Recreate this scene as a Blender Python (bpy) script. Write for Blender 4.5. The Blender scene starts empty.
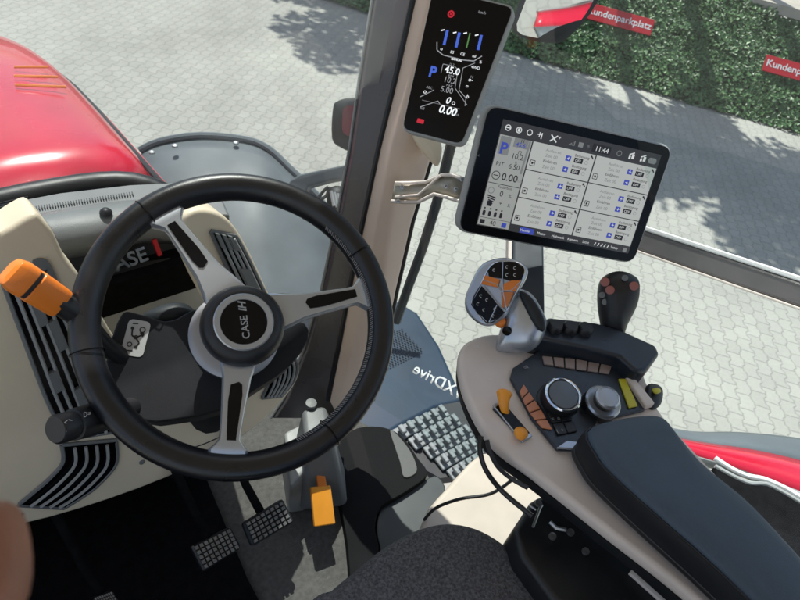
import bpy, bmesh, math, random
from mathutils import Vector, Matrix, noise
random.seed(7)
R_ = math.radians
scene = bpy.context.scene
COL = scene.collection

# ------------------------------------------------------------ camera
CAM = Vector((0.0, 0.0, 1.3)); FPX = 600.0
pitch, roll, yaw = R_(42), R_(14), R_(48)
FW = Vector((math.sin(yaw)*math.cos(pitch), math.cos(yaw)*math.cos(pitch), -math.sin(pitch)))
_r0 = Vector((math.cos(yaw), -math.sin(yaw), 0)); _u0 = _r0.cross(FW)
RT = _r0*math.cos(roll) + _u0*math.sin(roll)
UP = _u0*math.cos(roll) - _r0*math.sin(roll)
cd = bpy.data.cameras.new('camera'); cam = bpy.data.objects.new('camera', cd); COL.objects.link(cam)
cam.matrix_world = Matrix(((RT.x, UP.x, -FW.x, CAM.x), (RT.y, UP.y, -FW.y, CAM.y), (RT.z, UP.z, -FW.z, CAM.z), (0, 0, 0, 1)))
cd.sensor_width = 36; cd.lens = 27; cd.clip_start = .02; cd.clip_end = 400
cd.dof.use_dof = True; cd.dof.focus_distance = 1.0; cd.dof.aperture_fstop = 13
scene.camera = cam

# ------------------------------------------------------------ world, sun, exposure
SUN_AZ, SUN_EL = 22.0, 60.0          # azimuth clockwise from +Y
w = bpy.data.worlds.new('World'); scene.world = w; w.use_nodes = True
nt = w.node_tree; bgn = nt.nodes['Background']
sky = nt.nodes.new('ShaderNodeTexSky'); sky.sky_type = 'NISHITA'; sky.sun_disc = False
sky.sun_elevation = R_(SUN_EL); sky.sun_rotation = R_(SUN_AZ); sky.air_density = 1.0; sky.dust_density = 1.5
# broken white clouds over the blue
tcw = nt.nodes.new('ShaderNodeTexCoord'); cn = nt.nodes.new('ShaderNodeTexNoise'); cn.inputs['Scale'].default_value = 2.6; cn.inputs['Detail'].default_value = 7; cn.inputs['Distortion'].default_value = .4
mpw = nt.nodes.new('ShaderNodeMapping'); mpw.inputs['Scale'].default_value = (1, 1, 1.8); nt.links.new(tcw.outputs['Generated'], mpw.inputs[0]); nt.links.new(mpw.outputs[0], cn.inputs['Vector'])
cr = nt.nodes.new('ShaderNodeMapRange'); cr.inputs[1].default_value = .50; cr.inputs[2].default_value = .66; nt.links.new(cn.outputs[0], cr.inputs[0])
cm = nt.nodes.new('ShaderNodeMix'); cm.data_type = 'RGBA'; cm.inputs[7].default_value = (6.8, 6.9, 7.0, 1)
nt.links.new(cr.outputs[0], cm.inputs[0]); nt.links.new(sky.outputs[0], cm.inputs[6]); nt.links.new(cm.outputs[2], bgn.inputs[0]); bgn.inputs[1].default_value = 0.115
sl = bpy.data.lights.new('sun', 'SUN'); sl.energy = 4.4; sl.angle = R_(.5); sl.color = (1, .955, .88)
sun = bpy.data.objects.new('sun', sl); COL.objects.link(sun)
SDIR = Vector((math.sin(R_(SUN_AZ))*math.cos(R_(SUN_EL)), math.cos(R_(SUN_AZ))*math.cos(R_(SUN_EL)), math.sin(R_(SUN_EL))))
sun.rotation_euler = SDIR.to_track_quat('Z', 'Y').to_euler()
scene.view_settings.view_transform = 'Standard'; scene.view_settings.look = 'None'
scene.view_settings.exposure = 0.55; scene.view_settings.gamma = 1
scene.render.engine = 'CYCLES'

# ------------------------------------------------------------ helpers
def ray(x, y):
    return (FW*FPX + RT*(x-400) - UP*(y-300)).normalized()
def pz(x, y, z):
    d = ray(x, y); return CAM + d*((z-CAM.z)/d.z)
def pd(x, y, d):
    return CAM + ray(x, y)*d
def pp(x, y, pt, n):
    d = ray(x, y); return CAM + d*((Vector(pt)-CAM).dot(n)/d.dot(n))

def mat(name, col, rough=.5, metal=0, spec=.5, var=0.0, vs=20, bump=0.0, bs=200, emit=None, es=1, coat=0, detail=4):
    m = bpy.data.materials.new(name); m.use_nodes = True
    t = m.node_tree; b = t.nodes['Principled BSDF']
    c = (*col, 1)
    b.inputs['Base Color'].default_value = c; b.inputs['Roughness'].default_value = rough
    b.inputs['Metallic'].default_value = metal; b.inputs['Specular IOR Level'].default_value = spec
    b.inputs['Coat Weight'].default_value = coat; b.inputs['Coat Roughness'].default_value = .05
    tc = t.nodes.new('ShaderNodeTexCoord')
    if var > 0:
        n = t.nodes.new('ShaderNodeTexNoise'); n.inputs['Scale'].default_value = vs; n.inputs['Detail'].default_value = detail
        t.links.new(tc.outputs['Object'], n.inputs['Vector'])
        r = t.nodes.new('ShaderNodeMapRange'); r.inputs[1].default_value = .3; r.inputs[2].default_value = .7
        r.inputs[3].default_value = 1-var; r.inputs[4].default_value = 1+var
        t.links.new(n.outputs[0], r.inputs[0])
        mx = t.nodes.new('ShaderNodeVectorMath'); mx.operation = 'SCALE'; mx.inputs[0].default_value = col
        t.links.new(r.outputs[0], mx.inputs['Scale']); t.links.new(mx.outputs[0], b.inputs['Base Color'])
        r2 = t.nodes.new('ShaderNodeMapRange'); r2.inputs[1].default_value = .3; r2.inputs[2].default_value = .7
        r2.inputs[3].default_value = max(.03, rough-.08); r2.inputs[4].default_value = min(1, rough+.08)
        t.links.new(n.outputs[0], r2.inputs[0]); t.links.new(r2.outputs[0], b.inputs['Roughness'])
    if bump > 0:
        n2 = t.nodes.new('ShaderNodeTexNoise'); n2.inputs['Scale'].default_value = bs; n2.inputs['Detail'].default_value = 3
        t.links.new(tc.outputs['Object'], n2.inputs['Vector'])
        bp = t.nodes.new('ShaderNodeBump'); bp.inputs['Strength'].default_value = bump; bp.inputs['Distance'].default_value = .002
        t.links.new(n2.outputs[0], bp.inputs['Height']); t.links.new(bp.outputs[0], b.inputs['Normal'])
    if emit:
        b.inputs['Emission Color'].default_value = (*emit, 1); b.inputs['Emission Strength'].default_value = es
    return m

def glass_mat(name, tint, refl=1.0, haze=0.0):
    m = bpy.data.materials.new(name); m.use_nodes = True; t = m.node_tree
    for n in list(t.nodes): t.nodes.remove(n)
    o = t.nodes.new('ShaderNodeOutputMaterial'); tr = t.nodes.new('ShaderNodeBsdfTransparent'); tr.inputs[0].default_value = (*tint, 1)
    g = t.nodes.new('ShaderNodeBsdfGlossy'); g.inputs['Roughness'].default_value = .02
    f = t.nodes.new('ShaderNodeFresnel'); f.inputs[0].default_value = 1.5
    mm = t.nodes.new('ShaderNodeMath'); mm.operation = 'MULTIPLY'; mm.inputs[1].default_value = refl
    t.links.new(f.outputs[0], mm.inputs[0])
    mx = t.nodes.new('ShaderNodeMixShader'); t.links.new(mm.outputs[0], mx.inputs[0])
    t.links.new(tr.outputs[0], mx.inputs[1]); t.links.new(g.outputs[0], mx.inputs[2])
    last = mx
    if haze > 0:   # dust film on the pane
        d = t.nodes.new('ShaderNodeBsdfDiffuse'); d.inputs[0].default_value = (.6, .6, .58, 1)
        n = t.nodes.new('ShaderNodeTexNoise'); n.inputs['Scale'].default_value = 9; n.inputs['Detail'].default_value = 8
        tc = t.nodes.new('ShaderNodeTexCoord'); t.links.new(tc.outputs['Object'], n.inputs['Vector'])
        r = t.nodes.new('ShaderNodeMapRange'); r.inputs[1].default_value = .3; r.inputs[2].default_value = .75
        r.inputs[3].default_value = haze*.5; r.inputs[4].default_value = haze*1.6
        t.links.new(n.outputs[0], r.inputs[0])
        m2 = t.nodes.new('ShaderNodeMixShader'); t.links.new(r.outputs[0], m2.inputs[0])
        t.links.new(mx.outputs[0], m2.inputs[1]); t.links.new(d.outputs[0], m2.inputs[2]); last = m2
    t.links.new(last.outputs[0], o.inputs[0])
    return m

M = {}
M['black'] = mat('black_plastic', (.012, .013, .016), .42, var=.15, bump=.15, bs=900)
M['black_soft'] = mat('black_soft_plastic', (.012, .014, .018), .6, spec=.3, var=.15, bump=.12, bs=1200)
M['black_gloss'] = mat('gloss_black', (.004, .004, .005), .18, spec=.22)
M['leather'] = mat('black_leather', (.007, .008, .011), .32, spec=.55, bump=.10, bs=900, var=.15)
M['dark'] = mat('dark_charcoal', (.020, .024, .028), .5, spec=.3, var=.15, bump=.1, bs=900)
M['kick'] = mat('black_carpet_and_shade', (.008, .008, .009), .95, spec=.05, var=.3, vs=60, bump=.5, bs=300)  # also the black of the painted shade on the floor
M['pad'] = mat('slate_armrest', (.050, .077, .112), .5, spec=.5, bump=.35, bs=900, var=.16, vs=14)
M['cream'] = mat('cream_plastic', (.74, .645, .49), .5, var=.04, vs=8, bump=.12, bs=800)
M['beige'] = mat('beige_trim', (.72, .57, .47), .55, var=.06, vs=8, bump=.15, bs=700)
M['taupe'] = mat('taupe_plastic', (.70, .62, .57), .45, var=.07, vs=10, bump=.12, bs=800)
M['grey'] = mat('grey_plastic', (.17, .18, .185), .5, var=.08, vs=12, bump=.2, bs=700)
M['grey_light'] = mat('light_grey_plastic', (.33, .34, .34), .5, var=.08, bump=.15, bs=500)
M['silver'] = mat('silver_paint', (.46, .50, .56), .26, metal=.65)
M['chrome'] = mat('chrome', (.75, .76, .78), .12, metal=1)
M['steel'] = mat('brushed_metal', (.40, .41, .42), .35, metal=.8, var=.1)
M['amber'] = mat('amber_plastic', (.85, .33, .03), .35, var=.05)
M['orange'] = mat('orange_plastic', (.75, .20, .02), .35, var=.05, bump=.1, bs=600)
M['red'] = mat('red_paint', (.54, .010, .035), .26, spec=.5, coat=.45, var=.04, vs=5)
M['redm'] = mat('red_mark', (.5, .01, .02), .4)
M['floor'] = mat('floor_rubber', (.105, .103, .098), .85, spec=.15, var=.22, vs=90, bump=.6, bs=300, detail=8)
M['floordark'] = mat('sill_black', (.012, .012, .013), .8, spec=.1, var=.2, bump=.3, bs=300)
M['yellow'] = mat('yellow_plastic', (.55, .50, .03), .4)
M['white'] = mat('white_print', (.75, .75, .75), .5)
M['cable'] = mat('black_cable', (.02, .02, .022), .4)
M['skin'] = mat('skin', (.30, .135, .09), .5, var=.12, vs=60, bump=.2, bs=500)
M['concrete'] = mat('concrete', (.40, .36, .31), .8, var=.15, vs=4, bump=.4, bs=60)
M['bark'] = mat('bark', (.10, .07, .05), .9, var=.3, vs=8, bump=1, bs=40)
M['fender'] = mat('grey_fender', (.12, .14, .155), .5, spec=.25, var=.12, vs=6, bump=.12, bs=400)
M['soil'] = mat('soil', (.02, .05, .015), .9, var=.4, vs=6, bump=1, bs=30)
M['button_orange'] = mat('faded_orange_keys', (.55, .22, .12), .45)
M['button_pink'] = mat('taupe_keys', (.30, .23, .21), .45)
M['glass'] = glass_mat('door_glass', (.86, .94, .93), 1.0, .04)
M['glass_f'] = glass_mat('windscreen_glass', (.86, .93, .925), 1.0, .22)
M['mirror'] = mat('mirror_glass', (.85, .86, .86), .03, metal=1)

def leafmat(name, a, b_, sc=30):
    m = bpy.data.materials.new(name); m.use_nodes = True; t = m.node_tree; b = t.nodes['Principled BSDF']
    b.inputs['Roughness'].default_value = .45
    oi = t.nodes.new('ShaderNodeNewGeometry'); r = t.nodes.new('ShaderNodeValToRGB')
    r.color_ramp.elements[0].color = (*a, 1); r.color_ramp.elements[1].color = (*b_, 1)
    t.links.new(oi.outputs['Random Per Island'], r.inputs[0]); t.links.new(r.outputs[0], b.inputs['Base Color'])
    return m
M['leaf'] = leafmat('ivy_leaves', (.024, .070, .02), (.09, .20, .06))
M['treeleaf'] = leafmat('tree_leaves', (.03, .07, .015), (.08, .14, .03))

def paver_mat():
    m = bpy.data.materials.new('double_t_pavers'); m.use_nodes = True; t = m.node_tree; b = t.nodes['Principled BSDF']
    N = t.nodes.new; L = t.links.new
    tc = N('ShaderNodeTexCoord'); mp = N('ShaderNodeMapping'); mp.inputs['Rotation'].default_value = (0, 0, R_(53)); L(tc.outputs['Object'], mp.inputs['Vector'])
    wn = N('ShaderNodeTexNoise'); wn.inputs['Scale'].default_value = 14; wn.inputs['Detail'].default_value = 2
    L(mp.outputs[0], wn.inputs['Vector'])
    wa = N('ShaderNodeVectorMath'); wa.operation = 'SCALE'; wa.inputs['Scale'].default_value = .016; L(wn.outputs['Color'], wa.inputs[0])
    ad = N('ShaderNodeVectorMath'); ad.operation = 'ADD'; L(mp.outputs[0], ad.inputs[0]); L(wa.outputs[0], ad.inputs[1])
    sp = N('ShaderNodeSeparateXYZ'); L(ad.outputs[0], sp.inputs[0])
    def ma(op, a, bb=None, c=None, clamp=False):
        n = N('ShaderNodeMath'); n.operation = op; n.use_clamp = clamp
        for i, v in enumerate((a, bb, c)):
            if v is None: continue
            if isinstance(v, (int, float)): n.inputs[i].default_value = v
            else: L(v, n.inputs[i])
        return n.outputs[0]
    SU, SV = .10, .135
    u0 = ma('DIVIDE', sp.outputs[0], SU); v0 = ma('DIVIDE', sp.outputs[1], SV)
    tri = ma('PINGPONG', ma('MULTIPLY', v0, 2.0), 1.0)          # 0..1 trapezoid
    tr = ma('MULTIPLY', ma('SUBTRACT', ma('MINIMUM', ma('MAXIMUM', tri, .38), .62), .5), .75)
    u = ma('ADD', u0, tr)
    idx = ma('FLOOR', u); fu = ma('FRACT', u)
    v = ma('ADD', v0, ma('MULTIPLY', ma('MODULO', ma('ABSOLUTE', idx), 2.0), .5))
    fv = ma('FRACT', v); iv = ma('FLOOR', v)
    du = ma('MULTIPLY', ma('MINIMUM', fu, ma('SUBTRACT', 1.0, fu)), SU)
    dv = ma('MULTIPLY', ma('MINIMUM', fv, ma('SUBTRACT', 1.0, fv)), SV)
    d = ma('MINIMUM', du, dv)
    jr = N('ShaderNodeMapRange'); jr.inputs[1].default_value = .001; jr.inputs[2].default_value = .009; L(d, jr.inputs[0])
    cv = N('ShaderNodeCombineXYZ'); L(idx, cv.inputs[0]); L(iv, cv.inputs[1])
    wh = N('ShaderNodeTexWhiteNoise'); L(cv.outputs[0], wh.inputs['Vector'])
    n1 = N('ShaderNodeTexNoise'); n1.inputs['Scale'].default_value = .9; n1.inputs['Detail'].default_value = 6; L(tc.outputs['Object'], n1.inputs['Vector'])
    n2 = N('ShaderNodeTexNoise'); n2.inputs['Scale'].default_value = 70; n2.inputs['Detail'].default_value = 4; L(tc.outputs['Object'], n2.inputs['Vector'])
    val = ma('ADD', ma('ADD', ma('MULTIPLY', wh.outputs['Value'], .10), ma('MULTIPLY', n1.outputs[0], .5)), ma('MULTIPLY', n2.outputs[0], .22))
    val = ma('ADD', val, .50)
    vj = ma('MULTIPLY', val, ma('ADD', ma('MULTIPLY', jr.outputs[0], .17), .83))
    sc = N('ShaderNodeVectorMath'); sc.operation = 'SCALE'; sc.inputs[0].default_value = (.385, .377, .34); L(vj, sc.inputs['Scale'])
    L(sc.outputs[0], b.inputs['Base Color']); b.inputs['Roughness'].default_value = .85
    bp = N('ShaderNodeBump'); bp.inputs['Strength'].default_value = .6; bp.inputs['Distance'].default_value = .006
    hh = ma('ADD', jr.outputs[0], ma('MULTIPLY', n2.outputs[0], .35)); L(hh, bp.inputs['Height']); L(bp.outputs[0], b.inputs['Normal'])
    return m
M['pavers'] = paver_mat()

def scuff(m, col=(.32, .32, .31)):
    t = m.node_tree; b = t.nodes['Principled BSDF']; src = b.inputs['Base Color'].links[0].from_socket
    tc = t.nodes.new('ShaderNodeTexCoord'); mp = t.nodes.new('ShaderNodeMapping'); mp.inputs['Rotation'].default_value = (0, 0, .6); mp.inputs['Scale'].default_value = (1, 5, 1)
    v = t.nodes.new('ShaderNodeTexNoise'); v.inputs['Scale'].default_value = 13; v.inputs['Detail'].default_value = 1; v.inputs['Distortion'].default_value = 2.5
    t.links.new(tc.outputs['Object'], mp.inputs[0]); t.links.new(mp.outputs[0], v.inputs['Vector'])
    a = t.nodes.new('ShaderNodeMath'); a.operation = 'SUBTRACT'; a.inputs[1].default_value = .5; t.links.new(v.outputs[0], a.inputs[0])
    ab = t.nodes.new('ShaderNodeMath'); ab.operation = 'ABSOLUTE'; t.links.new(a.outputs[0], ab.inputs[0])
    r = t.nodes.new('ShaderNodeMapRange'); r.inputs[1].default_value = .0; r.inputs[2].default_value = .006; r.inputs[3].default_value = .7; r.inputs[4].default_value = 0; t.links.new(ab.outputs[0], r.inputs[0])
    n2 = t.nodes.new('ShaderNodeTexNoise'); n2.inputs['Scale'].default_value = 9; t.links.new(tc.outputs['Object'], n2.inputs['Vector'])
    r2 = t.nodes.new('ShaderNodeMapRange'); r2.inputs[1].default_value = .5; r2.inputs[2].default_value = .65; t.links.new(n2.outputs[0], r2.inputs[0])
    mu = t.nodes.new('ShaderNodeMath'); mu.operation = 'MULTIPLY'; t.links.new(r.outputs[0], mu.inputs[0]); t.links.new(r2.outputs[0], mu.inputs[1])
    mx = t.nodes.new('ShaderNodeMix'); mx.data_type = 'RGBA'; mx.inputs[7].default_value = (*col, 1)
    t.links.new(mu.outputs[0], mx.inputs[0]); t.links.new(src, mx.inputs[6]); t.links.new(mx.outputs[2], b.inputs['Base Color'])
scuff(M['floor'])
def seat_mat():
    m = mat('seat_fabric', (.105, .106, .118), .9, var=.55, vs=330, bump=1.0, bs=500, detail=2); return m
M['fabric'] = seat_mat()

def finish(name, bm, material, parent=None, smooth=True, bevel=0, seg=2, sub=0, angle=35, recalc=True):
    if recalc: bmesh.ops.recalc_face_normals(bm, faces=bm.faces[:])
    me = bpy.data.meshes.new(name); bm.to_mesh(me); bm.free()
    o = bpy.data.objects.new(name, me); COL.objects.link(o)
    for m in (material if isinstance(material, (list, tuple)) else [material]): me.materials.append(m)
    if smooth:
        for p in me.polygons: p.use_smooth = True
    if bevel:
        b = o.modifiers.new('bevel', 'BEVEL'); b.width = bevel; b.segments = seg; b.limit_method = 'ANGLE'; b.angle_limit = R_(angle)
        b.harden_normals = False
    if sub:
        s = o.modifiers.new('sub', 'SUBSURF'); s.levels = sub; s.render_levels = sub
    if smooth and not sub:
        me.set_sharp_from_angle(angle=R_(40)) if not bevel else None
        if bevel:
            wn = o.modifiers.new('wn', 'WEIGHTED_NORMAL'); wn.keep_sharp = False
    if parent is not None:
        o.parent = parent; o.matrix_parent_inverse = Matrix.Translation(-parent['_loc_v'] if False else -Vector(parent.location))
    return o

def thing(name, label, cat, loc, group=None):
    o = bpy.data.objects.new(name, None); COL.objects.link(o); o.location = loc; o.empty_display_size = .05
    o['label'] = label; o['category'] = cat; o['kind'] = 'thing'
    if group: o['group'] = group
    return o
def tag(o, label, cat, group=None):
    o['label'] = label; o['category'] = cat; o['kind'] = 'thing'
    if group: o['group'] = group
    return o
def struct(o): o['kind'] = 'structure'; return o

def prism(pts, vec, bm=None, vec0=None, mi=0):
    """solid from an outline of 3-D points; starts at pts+vec0, ends at pts+vec"""
    bm = bm or bmesh.new(); vec = Vector(vec); v0 = Vector(vec0) if vec0 else Vector((0, 0, 0))
    a = [bm.verts.new(Vector(p)+v0) for p in pts]; b = [bm.verts.new(Vector(p)+vec) for p in pts]
    n = len(pts); fs = [bm.faces.new(a), bm.faces.new(b[::-1])]
    for i in range(n): fs.append(bm.faces.new((a[i], b[i], b[(i+1) % n], a[(i+1) % n])))
    for f in fs: f.material_index = mi
    return bm

def smoothpoly(pts, n=4, closed=True):
    """Catmull-Rom through 3-D points"""
    P = [Vector(p) for p in pts]; out = []; N = len(P)
    rng = range(N) if closed else range(N-1)
    for i in rng:
        if closed: p0, p1, p2, p3 = P[i-1], P[i], P[(i+1) % N], P[(i+2) % N]
        else: p0, p1, p2, p3 = P[max(i-1, 0)], P[i], P[i+1], P[min(i+2, N-1)]
        for k in range(n):
            t = k/n
            out.append(.5*((2*p1)+(p2-p0)*t+(2*p0-5*p1+4*p2-p3)*t*t+(3*p1-p0-3*p2+p3)*t**3))
    if not closed: out.append(P[-1])
    return out

def loft(rings, bm=None, cap=True, closed=True, mi=0):
    bm = bm or bmesh.new(); V = [[bm.verts.new(p) for p in r] for r in rings]; n = len(rings[0])
    fs = []
    for a, b in zip(V, V[1:]):
        for i in range(n if closed else n-1):
            j = (i+1) % n; fs.append(bm.faces.new((a[i], a[j], b[j], b[i])))
    if cap and closed: fs += [bm.faces.new(V[0][::-1]), bm.faces.new(V[-1])]
    for f in fs: f.material_index = mi
    return bm

def tube(path, r, bm=None, seg=10, cap=True, closed=False, mi=0, flat=1.0):
    path = [Vector(p) for p in path]; N = len(path); rings = []
    ref = None
    for i, p in enumerate(path):
        if closed: d = path[(i+1) % N]-path[i-1]
        else: d = path[min(i+1, N-1)]-path[max(i-1, 0)]
        d.normalize()
        if ref is None:
            ref = d.orthogonal().normalized()
        ref = (ref-d*ref.dot(d)).normalized(); s = d.cross(ref)
        rr = r[i] if isinstance(r, (list, tuple)) else r
        rings.append([p+ref*math.cos(2*math.pi*k/seg)*rr+s*math.sin(2*math.pi*k/seg)*rr*flat for k in range(seg)])
    bm = bm or bmesh.new()
    if closed:
        V = [[bm.verts.new(p) for p in q] for q in rings]
        for a in range(N):
            b = (a+1) % N
            for i in range(seg):
                j = (i+1) % seg; bm.faces.new((V[a][i], V[a][j], V[b][j], V[b][i]))
        return bm
    return loft(rings, bm, cap, mi=mi)

def pillow(pts, n, th, bm=None, back=None, rings=6, mi=0, power=1.0, c=None):
    """puffed solid whose silhouette is the outline pts (lying in a plane of normal n)"""
    pts = [Vector(p) for p in pts]; n = Vector(n).normalized()
    c = Vector(c) if c else sum(pts, Vector())/len(pts); back = th if back is None else back
    R = []
    for k in range(-rings, rings+1):
        a = k/rings*math.pi/2*.985; s = math.cos(a)**power; h = math.sin(a)*(th if k > 0 else back)
        R.append([c+(p-c)*s+n*h for p in pts])
    return loft(R, bm, True, mi=mi)

def lathe(prof, c, n, bm=None, seg=32, mi=0, ring=False):
    """prof: (radius, height) list round axis n at c"""
    n = Vector(n).normalized(); u = n.orthogonal().normalized(); v = n.cross(u); c = Vector(c)
    rr_ = [[c+n*h+(u*math.cos(2*math.pi*k/seg)+v*math.sin(2*math.pi*k/seg))*max(r, 1e-5) for k in range(seg)] for r, h in prof]
    if not ring: return loft(rr_, bm, True, mi=mi)
    bm = bm or bmesh.new(); V = [[bm.verts.new(p) for p in q] for q in rr_]
    for a, b in zip(V, V[1:]+V[:1]):
        for i in range(seg):
            j = (i+1) % seg; bm.faces.new((a[i], a[j], b[j], b[i])).material_index = mi
    return bm

def box(c, x, y, z, bm=None, mi=0):
    c, x, y, z = map(Vector, (c, x, y, z)); bm = bm or bmesh.new()
    return prism([c-x/2-y/2-z/2, c+x/2-y/2-z/2, c+x/2+y/2-z/2, c-x/2+y/2-z/2], z, bm, mi=mi)

class Frame:
    """flat drawing surface: origin o (top left), unit axes x (right), y (up), n (out)"""
    def __init__(s, o, x, y):
        s.o = Vector(o); s.x = Vector(x).normalized(); s.y = Vector(y); s.y = (s.y-s.x*s.y.dot(s.x)).normalized(); s.n = s.x.cross(s.y)
    def p(s, a, b, h=0): return s.o+s.x*a+s.y*b+s.n*h
def rect(fr, a, b, w_, h_, bm, mi=0, lift=.0006, r=0):
    if r > 0:
        pts = []
        for (cx, cy, a0) in ((a+w_-r, b+h_-r, 0), (a+r, b+h_-r, 90), (a+r, b+r, 180), (a+w_-r, b+r, 270)):
            for k in range(5): t = R_(a0+k*22.5); pts.append(fr.p(cx+r*math.cos(t), cy+r*math.sin(t), lift))
    else: pts = [fr.p(a, b, lift), fr.p(a+w_, b, lift), fr.p(a+w_, b+h_, lift), fr.p(a, b+h_, lift)]
    f = bm.faces.new([bm.verts.new(p) for p in pts]); f.material_index = mi
def line(fr, pts, wd, bm, mi=0, lift=.0008):
    for (a, b), (c, d) in zip(pts, pts[1:]):
        l = math.hypot(c-a, d-b)
        if l < 1e-9: continue
        nx, ny = -(d-b)/l*wd/2, (c-a)/l*wd/2
        f = bm.faces.new([bm.verts.new(fr.p(*q, lift)) for q in ((a+nx, b+ny), (a-nx, b-ny), (c-nx, d-ny), (c+nx, d+ny))]); f.material_index = mi
def ringl(fr, cx, cy, r, wd, bm, mi=0, lift=.0008, n=20, a0=0, a1=360):
    line(fr, [(cx+r*math.cos(R_(a0+(a1-a0)*k/n)), cy+r*math.sin(R_(a0+(a1-a0)*k/n))) for k in range(n+1)], wd, bm, mi, lift)
_tc = {}
def text(fr, s, a, b, size, bm, mi=0, lift=.0009, align='LEFT', bold=0, shear=0, mirror=False, extrude=0, rot=0):
    key = (s, align, bold, shear, extrude)
    if key not in _tc:
        cu = bpy.data.curves.new('t', 'FONT'); cu.body = s; cu.size = 1; cu.align_x = align; cu.offset = bold; cu.shear = shear; cu.extrude = extrude; cu.resolution_u = 3
        ob = bpy.data.objects.new('t', cu); COL.objects.link(ob)
        dg = bpy.context.evaluated_depsgraph_get(); me = ob.evaluated_get(dg).to_mesh()
        _tc[key] = ([v.co.copy() for v in me.vertices], [tuple(p.vertices) for p in me.polygons])
        ob.evaluated_get(dg).to_mesh_clear(); COL.objects.unlink(ob); bpy.data.objects.remove(ob); bpy.data.curves.remove(cu)
    vs, fs = _tc[key]; k = -1 if mirror else 1; cr, sr = math.cos(R_(rot)), math.sin(R_(rot))
    V = []
    for v in vs:
        X, Y = v.x*size*k, v.y*size
        V.append(bm.verts.new(fr.p(a+X*cr-Y*sr, b+X*sr+Y*cr, lift+v.z*size)))
    for f in fs:
        try: q = bm.faces.new([V[i] for i in f]); q.material_index = mi
        except ValueError: pass

Z = Vector((0, 0, 1))
def pieces(name, items, build, material, parent, **k):
    """one mesh object per countable piece"""
    out = []
    for it in items:
        b = bmesh.new(); build(b, it); out.append(finish(name, b, material, parent, **k))
    return out
# ============================================================ SETTING: yard, bank, trees
GZ = -1.45
bm = bmesh.new(); bmesh.ops.create_grid(bm, x_segments=2, y_segments=2, size=150)
for v in bm.verts: v.co.z = GZ
struct(finish('paving', bm, M['pavers'], smooth=False))

B0 = Vector((7.224, 4.457, GZ)); HD = Vector((.60, -.80, 0)).normalized(); AW = Vector((.80, .60, 0)).normalized()
SL = .62                                                        # bank slope
def bank(u, s):                                                 # u along, s away from the edge
    edge = .12*noise.noise(Vector((u*.9, 3.1, 0)))
    return B0+HD*u+AW*(s+edge*max(0, 1-s))+Z*(s*SL + .10*min(1, s*2.5)*(.5+noise.noise(Vector((u*1.3, s*1.3, 5)))))
bm = bmesh.new(); nu, ns = 120, 50; U0, U1, S1 = -12, 9, 1.58
grid = [[bm.verts.new(bank(U0+(U1-U0)*i/nu, S1*j/ns)-Z*.05) for j in range(ns+1)] for i in range(nu+1)]
for i in range(nu):
    for j in range(ns): bm.faces.new((grid[i][j], grid[i+1][j], grid[i+1][j+1], grid[i][j+1]))
struct(finish('bank', bm, M['soil'], recalc=False))
struct(finish('path', prism([B0+HD*U0+AW*(S1-.1)+Z*(S1*SL), B0+HD*U1+AW*(S1-.1)+Z*(S1*SL), B0+HD*U1+AW*(S1+4)+Z*(S1*SL), B0+HD*U0+AW*(S1+4)+Z*(S1*SL)], (0, 0, .12)), M['concrete'], smooth=False))
def leafquad(bm, c, n, s, spin):
    n = n.normalized(); u = n.orthogonal().normalized(); v = n.cross(u)
    a = u*math.cos(spin)+v*math.sin(spin); b = n.cross(a)
    f = bm.faces.new([bm.verts.new(c+a*s), bm.verts.new(c+b*s*.55+n*s*.15), bm.verts.new(c-a*s*.8), bm.verts.new(c-b*s*.55+n*s*.15)])
bm = bmesh.new(); BN = (Z-AW*SL).normalized()
for k in range(62000):
    u = random.uniform(-7.5, 5.5); s = random.uniform(0, 1)**.9*S1
    p = bank(u, s)
    cl = noise.noise(Vector((u*4, s*4, 1)))
    h = .02+.10*max(0, cl+.35)*random.random()
    n = BN+Vector((random.gauss(0, .45), random.gauss(0, .45), random.gauss(0, .3)))
    leafquad(bm, p+BN*h, n, random.uniform(.026, .046), random.random()*6.3)
tag(finish('ivy_hedge', bm, M['leaf'], smooth=False, recalc=False), 'dense green ground cover hedge climbing the bank at the edge of the yard', 'hedge')

def sign(q, label, W=.92, H=.215):
    c = bmesh.new()
    n0 = Vector((-.62, -.46, .635)).normalized()
    # stand it in front of the leaves
    d = ray(*q); p0 = B0+Z*.22; t = (p0-CAM).dot(BN)/d.dot(BN); C = CAM+d*t
    x = (HD-n0*HD.dot(n0)).normalized(); fr = Frame(C, x, n0.cross(x)); 
    root = thing('parking_sign', label, 'sign', C-fr.y*H*.5-Z*.3, 'red parking signs in the hedge')
    bm = bmesh.new(); box(C, fr.x*W, fr.y*H, fr.n*.02, bm); finish('sign_board', bm, M['redm'], root, smooth=False, bevel=.004)
    bm = bmesh.new(); text(fr, 'Kundenparkplatz', 0, -.035, .128, bm, lift=.0125, align='CENTER', bold=.012); finish('lettering', bm, M['white'], root, smooth=False)
    pieces('stake', (-.3, .3), lambda b, s: tube([C+fr.x*s-fr.n*.02, C+fr.x*s-fr.n*.03-Z*.5], .012, b, 8), M['steel'], root)
sign((619, 19), 'red Kundenparkplatz sign fully in view just right of the silver mirror')
sign((799, 72), 'red Kundenparkplatz sign cut off at the right edge of the picture')

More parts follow.
